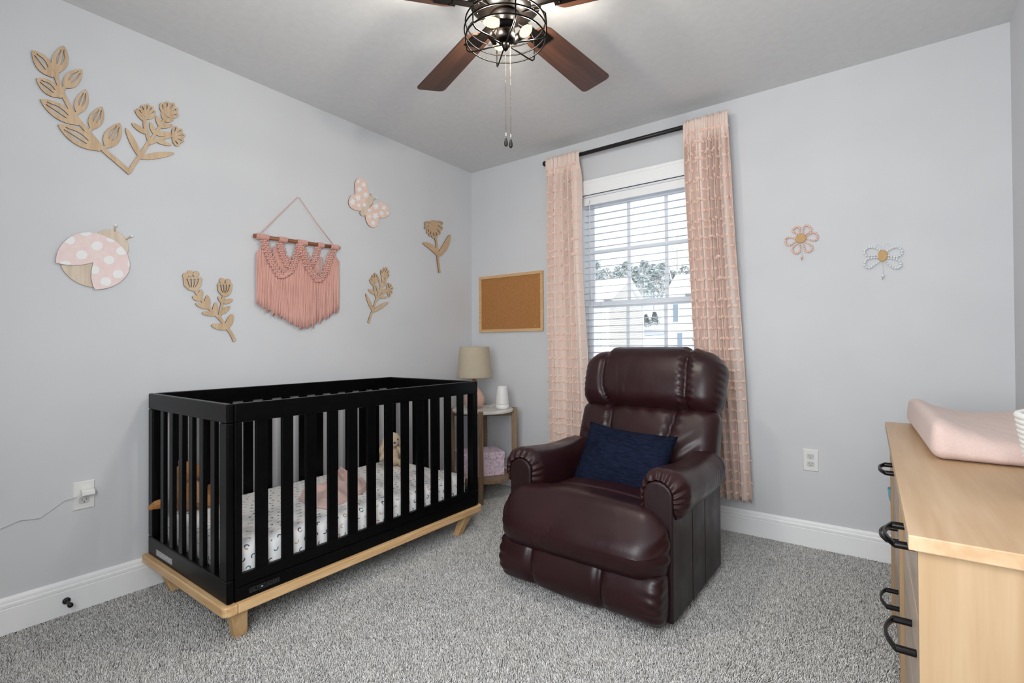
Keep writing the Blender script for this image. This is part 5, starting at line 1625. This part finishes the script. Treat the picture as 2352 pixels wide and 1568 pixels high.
# ================================================================== outlets and door stop
def outlet(name, label, origin, frame, upper=True):
    root = thing(name, label, 'outlet', origin)
    def bxp(a0, a1, b0, b1, d0, d1):
        lo = [frame(a, b, d_) for a, b, d_ in ((a0, b0, d0), (a1, b0, d0), (a1, b1, d0), (a0, b1, d0))]; hi = [frame(a, b, d_) for a, b, d_ in ((a0, b0, d1), (a1, b0, d1), (a1, b1, d1), (a0, b1, d1))]
        return MB().hexa(lo, hi)
    e = 0.004
    o4 = lambda g, d_: [frame(a, b, d_) for a, b in ((-0.0355 + g, -0.057 + g), (0.0355 - g, -0.057 + g), (0.0355 - g, 0.057 - g), (-0.0355 + g, 0.057 - g))]
    obj('cover_plate', MB().hexa(o4(0, 0.0008), o4(e, 0.0062)), M_PLATE, root)
    for zc in ((0.0195, -0.0195) if upper else (-0.0195,)):
        pts = []
        for a in np.linspace(0, 2 * PI, 33)[:-1]:
            pts.append((0.0168 * max(-1, min(1, 1.25 * cos(a))), zc + 0.0142 * max(-1, min(1, 1.12 * sin(a)))))
        sk = obj('socket', MB().prism(pts, frame, 0.0055, 0.0075), M_SOCKET, root)
        for a, h in ((-0.0065, 0.0075), (0.0065, 0.0062)):
            obj('slot', bxp(a - 0.0009, a + 0.0009, zc + 0.001 - h / 2 + 0.002, zc + 0.001 + h / 2 + 0.002, 0.0072, 0.0077), M_DARKSLOT, sk)
        obj('slot', MB().prism([(0.0022 * cos(a), zc - 0.0075 + 0.0022 * sin(a)) for a in np.linspace(0, 2 * PI, 13)[:-1]], frame, 0.0072, 0.0077), M_DARKSLOT, sk)
    return root
outlet('wall_outlet', 'white double wall outlet beside the right curtain, low on the far wall', (2.3215, 0, 0.4505), FF)
outlet('wall_outlet', 'white wall outlet on the left wall with a plug in its upper socket', (0, -2.404, 0.457), FL, False)
pg = thing('power_plug', 'white box-shaped plug in the left wall outlet', 'plug', (0.0065, -2.398, 0.472))
obj('plug_body', MB().hexa([(0.0, -0.019, -0.014), (0.0, 0.019, -0.014), (0.0, 0.019, 0.014), (0.0, -0.019, 0.014)], [(0.040, -0.021, -0.010), (0.040, 0.021, -0.010), (0.040, 0.021, 0.010), (0.040, -0.021, 0.010)]), M_WHITEPLASTIC2, pg, bevel=0.003)
cpts = [onX(*p, 0.004) for p in ((166, 1136), (150, 1148), (125, 1166), (104, 1180), (92, 1189), (70, 1192), (46, 1194), (24, 1204), (0, 1214), (-60, 1228))]
cpts[0] = np.array([0.012, -2.43, 0.455])
tag(obj('power_cable', MB().tube([cpts[0]] + [tuple(p) for p in cpts[1:]], 0.0020, 8), Mat('painted_cord', srgb(206, 207, 209), 0.7).m, None, smooth=True), 'thin pale cable running along the left wall from the outlet', 'cable')
dso = onX(152.5, 1379, 0.015)
ds = thing('door_stop', 'small black door stop screwed to the left baseboard', 'door stop', tuple(dso))
obj('flange', MB().lathe([(0.001, 0), (0.0125, 0), (0.013, 0.003), (0.007, 0.009), (0.001, 0.009)], (0, 0, 0), 20, axis='x'), M_BLACKRUBBER, ds, smooth=True)
obj('stem', MB().lathe([(0.001, 0.008), (0.0058, 0.008), (0.005, 0.05), (0.001, 0.05)], (0, 0, 0), 16, axis='x'), M_BLACKRUBBER, ds, smooth=True)
obj('rubber_tip', MB().lathe([(0.001, 0.048), (0.0085, 0.049), (0.0092, 0.058), (0.008, 0.063), (0.001, 0.064)], (0, 0, 0), 18, axis='x'), M_BLACKRUBBER, ds, smooth=True)

# ================================================================== ceiling fan
FC = (1.576, -1.629, H_ROOM)
fan = thing('ceiling_fan', 'walnut five-blade ceiling fan with a bronze wire cage light', 'ceiling fan', FC)
Z = lambda z: z - H_ROOM
obj('motor_housing', MB().lathe([(0.001, Z(2.4395)), (0.085, Z(2.4395)), (0.095, Z(2.40)), (0.118, Z(2.37)), (0.132, Z(2.33)), (0.132, Z(2.255)), (0.122, Z(2.232)), (0.085, Z(2.205)), (0.06, Z(2.198)), (0.001, Z(2.198))], n=48), M_BRONZE, fan, smooth=True)
sc_ = MB()
for k in range(12):
    a = k / 12 * 2 * PI
    for zz in (2.222, 2.214): sc_.ell((0.098 * cos(a), 0.098 * sin(a), Z(zz)), (0.003, 0.003, 0.003), 8, 6)
obj('screw', sc_, M_BRASS, fan, smooth=True)
BA = [87.5, 159.5, 231.5, 303.5, 15.5]
for ba in BA:
    R = Matrix.Rotation(math.radians(ba), 3, 'Z') @ Matrix.Rotation(math.radians(-11), 3, 'X')
    # outline along local x
    r0, r1, w0, w1 = 0.165, 0.645, 0.056, 0.069
    out = []
    for t in np.linspace(0, PI / 2, 6): out.append((r1 - 0.022 + 0.022 * sin(t), -w1 + 0.022 - 0.022 * cos(t)))
    for t in np.linspace(0, PI / 2, 6): out.append((r1 - 0.022 + 0.022 * cos(t), w1 - 0.022 + 0.022 * sin(t)))
    for t in np.linspace(0, PI / 2, 7): out.append((r0 + 0.045 - 0.045 * sin(t), w0 - 0.045 + 0.045 * cos(t)))
    for t in np.linspace(0, PI / 2, 7): out.append((r0 + 0.045 - 0.045 * cos(t), -w0 + 0.045 - 0.045 * sin(t)))
    bm_ = MB().prism(out, lambda a, b, d_: (a, b, d_), -0.003, 0.003)
    blade = obj('blade', bm_, M_WALNUT, fan, bevel=0.0015)
    blade.rotation_euler = R.to_euler(); blade.location = (0, 0, Z(2.222))
    br = MB().box((0.085, -0.016, -0.010), (0.185, 0.016, -0.0035)).box((0.17, -0.034, -0.0075), (0.245, 0.034, -0.0032))
    for q in ((0.19, -0.022), (0.19, 0.022), (0.23, 0.0)): br.ell((q[0], q[1], -0.008), (0.005, 0.005, 0.003), 10, 6)
    bo = obj('blade_iron', br, M_BRONZE, blade, bevel=0.002)
# light kit
obj('light_neck', MB().lathe([(0.001, Z(2.20)), (0.05, Z(2.20)), (0.052, Z(2.186)), (0.030, Z(2.18)), (0.030, Z(2.135)), (0.034, Z(2.13)), (0.034, Z(2.112)), (0.026, Z(2.106)), (0.001, Z(2.106))], n=32), M_BRONZE, fan, smooth=True)
obj('finial', MB().lathe([(0.001, Z(2.106)), (0.009, Z(2.106)), (0.009, Z(2.100)), (0.0145, Z(2.099)), (0.0135, Z(2.090)), (0.009, Z(2.081)), (0.004, Z(2.075)), (0.001, Z(2.075))][::-1], n=24), M_BRONZE, fan, smooth=True)
cr_ = np.array([cos(YAW), -sin(YAW), 0]); cf_ = np.array([sin(YAW), cos(YAW), 0])
def camf(a, b, z): 
    v = cr_ * a + cf_ * b
    return np.array([v[0], v[1], Z(z)])
for k in range(3):
    a = k * 2 * PI / 3
    ro = lambda v: (v[0] * cos(a) - v[1] * sin(a), v[0] * sin(a) + v[1] * cos(a))
    pos = ro((-0.042, -0.056)); dr = ro((-1.0, -0.10)); zc = 2.137
    P_ = camf(*pos, zc); D_ = camf(*dr, H_ROOM); D_ /= np.linalg.norm(D_)
    sk = MB().tube([P_ - D_ * 0.072, P_ - D_ * 0.068, P_ - D_ * 0.030, P_ - D_ * 0.022], [0.010, 0.0135, 0.0135, 0.0155], 16)
    inn = camf(*(np.array(pos) * 0.3), 2.165)
    sk.tube([inn, (inn + P_ - D_ * 0.06) / 2 + np.array([0, 0, 0.012]), P_ - D_ * 0.066], 0.0048, 8)
    so_ = obj('lamp_socket', sk, M_BRONZE, fan, smooth=True)
    bl_ = MB().tube([P_ + D_ * s for s in (-0.024, -0.018, -0.006, 0.006, 0.018, 0.028, 0.034)], [0.0085, 0.0125, 0.0165, 0.0170, 0.0140, 0.0075, 0.0015], 16)
    bu = obj('bulb', bl_, M_BULB, fan, smooth=True)
    ld = bpy.data.lights.new('bulb_light', 'POINT'); ld.energy = FAN_W; ld.color = FAN_C; ld.shadow_soft_size = 0.016
    lo_ = bpy.data.objects.new('bulb_light', ld); COL.objects.link(lo_); lo_.parent = fan; lo_.location = tuple(P_ + D_ * 0.004)
    obj('filament', MB().tube([P_ + D_ * s for s in (-0.016, -0.012, -0.004, 0.0, 0.004)], [0.001, 0.0035, 0.004, 0.003, 0.001], 12), M_FILAMENT, bu, smooth=True)
for zz, rr in ((2.112, 0.138), (2.142, 0.142), (2.172, 0.138)):
    obj('cage_ring', MB().tube([(rr * cos(a), rr * sin(a), Z(zz)) for a in np.linspace(0, 2 * PI, 65)[:-1]], 0.0026, 8, closed=True), M_BRONZE, fan, smooth=True)
for k in range(6):
    a = math.radians(20 + 60 * k); e = np.array([cos(a), sin(a), 0])
    pts = [e * r + np.array([0, 0, Z(z)]) for r, z in ((0.012, 2.098), (0.06, 2.096), (0.11, 2.093), (0.134, 2.094), (0.143, 2.102), (0.1445, 2.12), (0.1445, 2.15), (0.142, 2.178), (0.125, 2.196), (0.06, 2.199))]
    obj('cage_wire', MB().tube(pts, 0.0026, 8), M_BRONZE, fan, smooth=True)
for (dx_, zt_, zb_, zf) in ((0.0, 2.078, 1.79, 1.0), (0.0165, 2.10, 1.785, 1.0)):
    c0 = camf(dx_, 0.004, 2.0)
    ch = MB(); zz = zt_
    ch.tube([(c0[0], c0[1], Z(zt_)), (c0[0], c0[1], Z(zb_))], 0.0005, 5)
    while zz > zb_:
        ch.ell((c0[0], c0[1], Z(zz)), (0.0016, 0.0016, 0.0016), 6, 4); zz -= 0.0046
    pc = obj('pull_chain', ch, M_BRASS, fan, smooth=True)
    obj('chain_clasp', MB().tube([(c0[0], c0[1], Z(zb_)), (c0[0], c0[1], Z(zb_ - 0.012))], 0.0022, 8), M_PIN, pc, smooth=True)
    obj('pull_fob', MB().lathe([(0.0008, Z(zb_ - 0.046)), (0.004, Z(zb_ - 0.0455)), (0.0068, Z(zb_ - 0.040)), (0.0066, Z(zb_ - 0.032)), (0.0036, Z(zb_ - 0.019)), (0.0016, Z(zb_ - 0.011))], (c0[0], c0[1], 0), 14), M_BLACKRUBBER, pc, smooth=True)

# ================================================================== carpet pile
def carpet():
    rg = np.random.default_rng(3)
    sp = 0.0056
    nx, ny = int(W_ROOM / sp), int(L_ROOM / sp)
    X, Y = np.meshgrid((np.arange(nx) + 0.5) * sp, -(np.arange(ny) + 0.5) * sp, indexing='ij')
    X = X.ravel() + rg.uniform(-.45, .45, X.size) * sp; Y = Y.ravel() + rg.uniform(-.45, .45, Y.size) * sp
    d = (X - CAM[0]) * _f[0] + (Y - CAM[1]) * _f[1]; s = (X - CAM[0]) * _r[0] + (Y - CAM[1]) * _r[1]
    keep = (d > 1.42) & (np.abs(s / np.maximum(d, .1)) < 1.08) & (X > 0.012) & (X < W_ROOM - 0.012) & (Y < -0.012)
    X, Y = X[keep], Y[keep]; n = len(X)
    # lean follows footprints and vacuum strokes: smooth pseudo-noise
    def fld(sx, ph):
        v = np.zeros(n)
        for k in range(6):
            a = ph + k * 1.9; f = sx * (0.7 + 0.45 * k)
            v += np.sin(X * f * cos(a) + Y * f * sin(a) + 3.1 * k + 1.3 * np.sin(Y * f * 0.5 + k)) / (1 + 0.5 * k)
        return v / 2.2
    ax, ay = fld(7, 0.4), fld(7, 2.2)
    h = 0.0095 * (0.8 + 0.4 * rg.random(n))
    lx = 0.0036 * ax + 0.0028 * rg.normal(size=n); ly = 0.0036 * ay + 0.0028 * rg.normal(size=n)
    r = 0.0030 * (0.8 + 0.4 * rg.random(n)); ph = rg.random(n) * 6.28
    V = np.zeros((n, 6, 3)); z0 = -0.006
    for k in range(3):
        V[:, k, 0] = X + r * np.cos(ph + k * 2.094); V[:, k, 1] = Y + r * np.sin(ph + k * 2.094); V[:, k, 2] = z0
        q = ph + k * 2.094 + 0.7
        V[:, 3 + k, 0] = X + lx + r * 0.62 * np.cos(q); V[:, 3 + k, 1] = Y + ly + r * 0.62 * np.sin(q); V[:, 3 + k, 2] = z0 + h * (1.0 if k else 0.8)
    base = (np.arange(n) * 6)[:, None, None]
    tri = np.array([[0, 1, 4], [0, 4, 3], [1, 2, 5], [1, 5, 4], [2, 0, 3], [2, 3, 5], [3, 4, 5]])[None]
    F = (base + tri).reshape(-1)
    me = bpy.data.meshes.new('carpet_pile')
    me.vertices.add(n * 6); me.vertices.foreach_set('co', V.reshape(-1))
    nt = n * 7
    me.loops.add(nt * 3); me.loops.foreach_set('vertex_index', F.astype(np.int32))
    me.polygons.add(nt); me.polygons.foreach_set('loop_start', np.arange(0, nt * 3, 3, dtype=np.int32))
    me.update(calc_edges=True)
    at = me.attributes.new('tint', 'FLOAT', 'POINT')
    at.data.foreach_set('value', np.repeat(rg.random(n), 6).astype(np.float32))
    m = Mat('carpet_yarn', srgb(170, 166, 162), 0.95, 0, 0.1)
    a = m.n('ShaderNodeAttribute'); a.attribute_name = 'tint'
    m.base(m.ramp(a.outputs['Fac'], [(0.0, srgb(176, 174, 171)), (0.45, srgb(211, 209, 206)), (1.0, srgb(237, 235, 232))]))
    me.materials.append(m.m)
    o = bpy.data.objects.new('carpet_pile', me); COL.objects.link(o)
    tag(o, 'short grey cut-pile carpet covering the floor', 'carpet', kind='stuff')
    print('carpet tufts', n)
carpet()
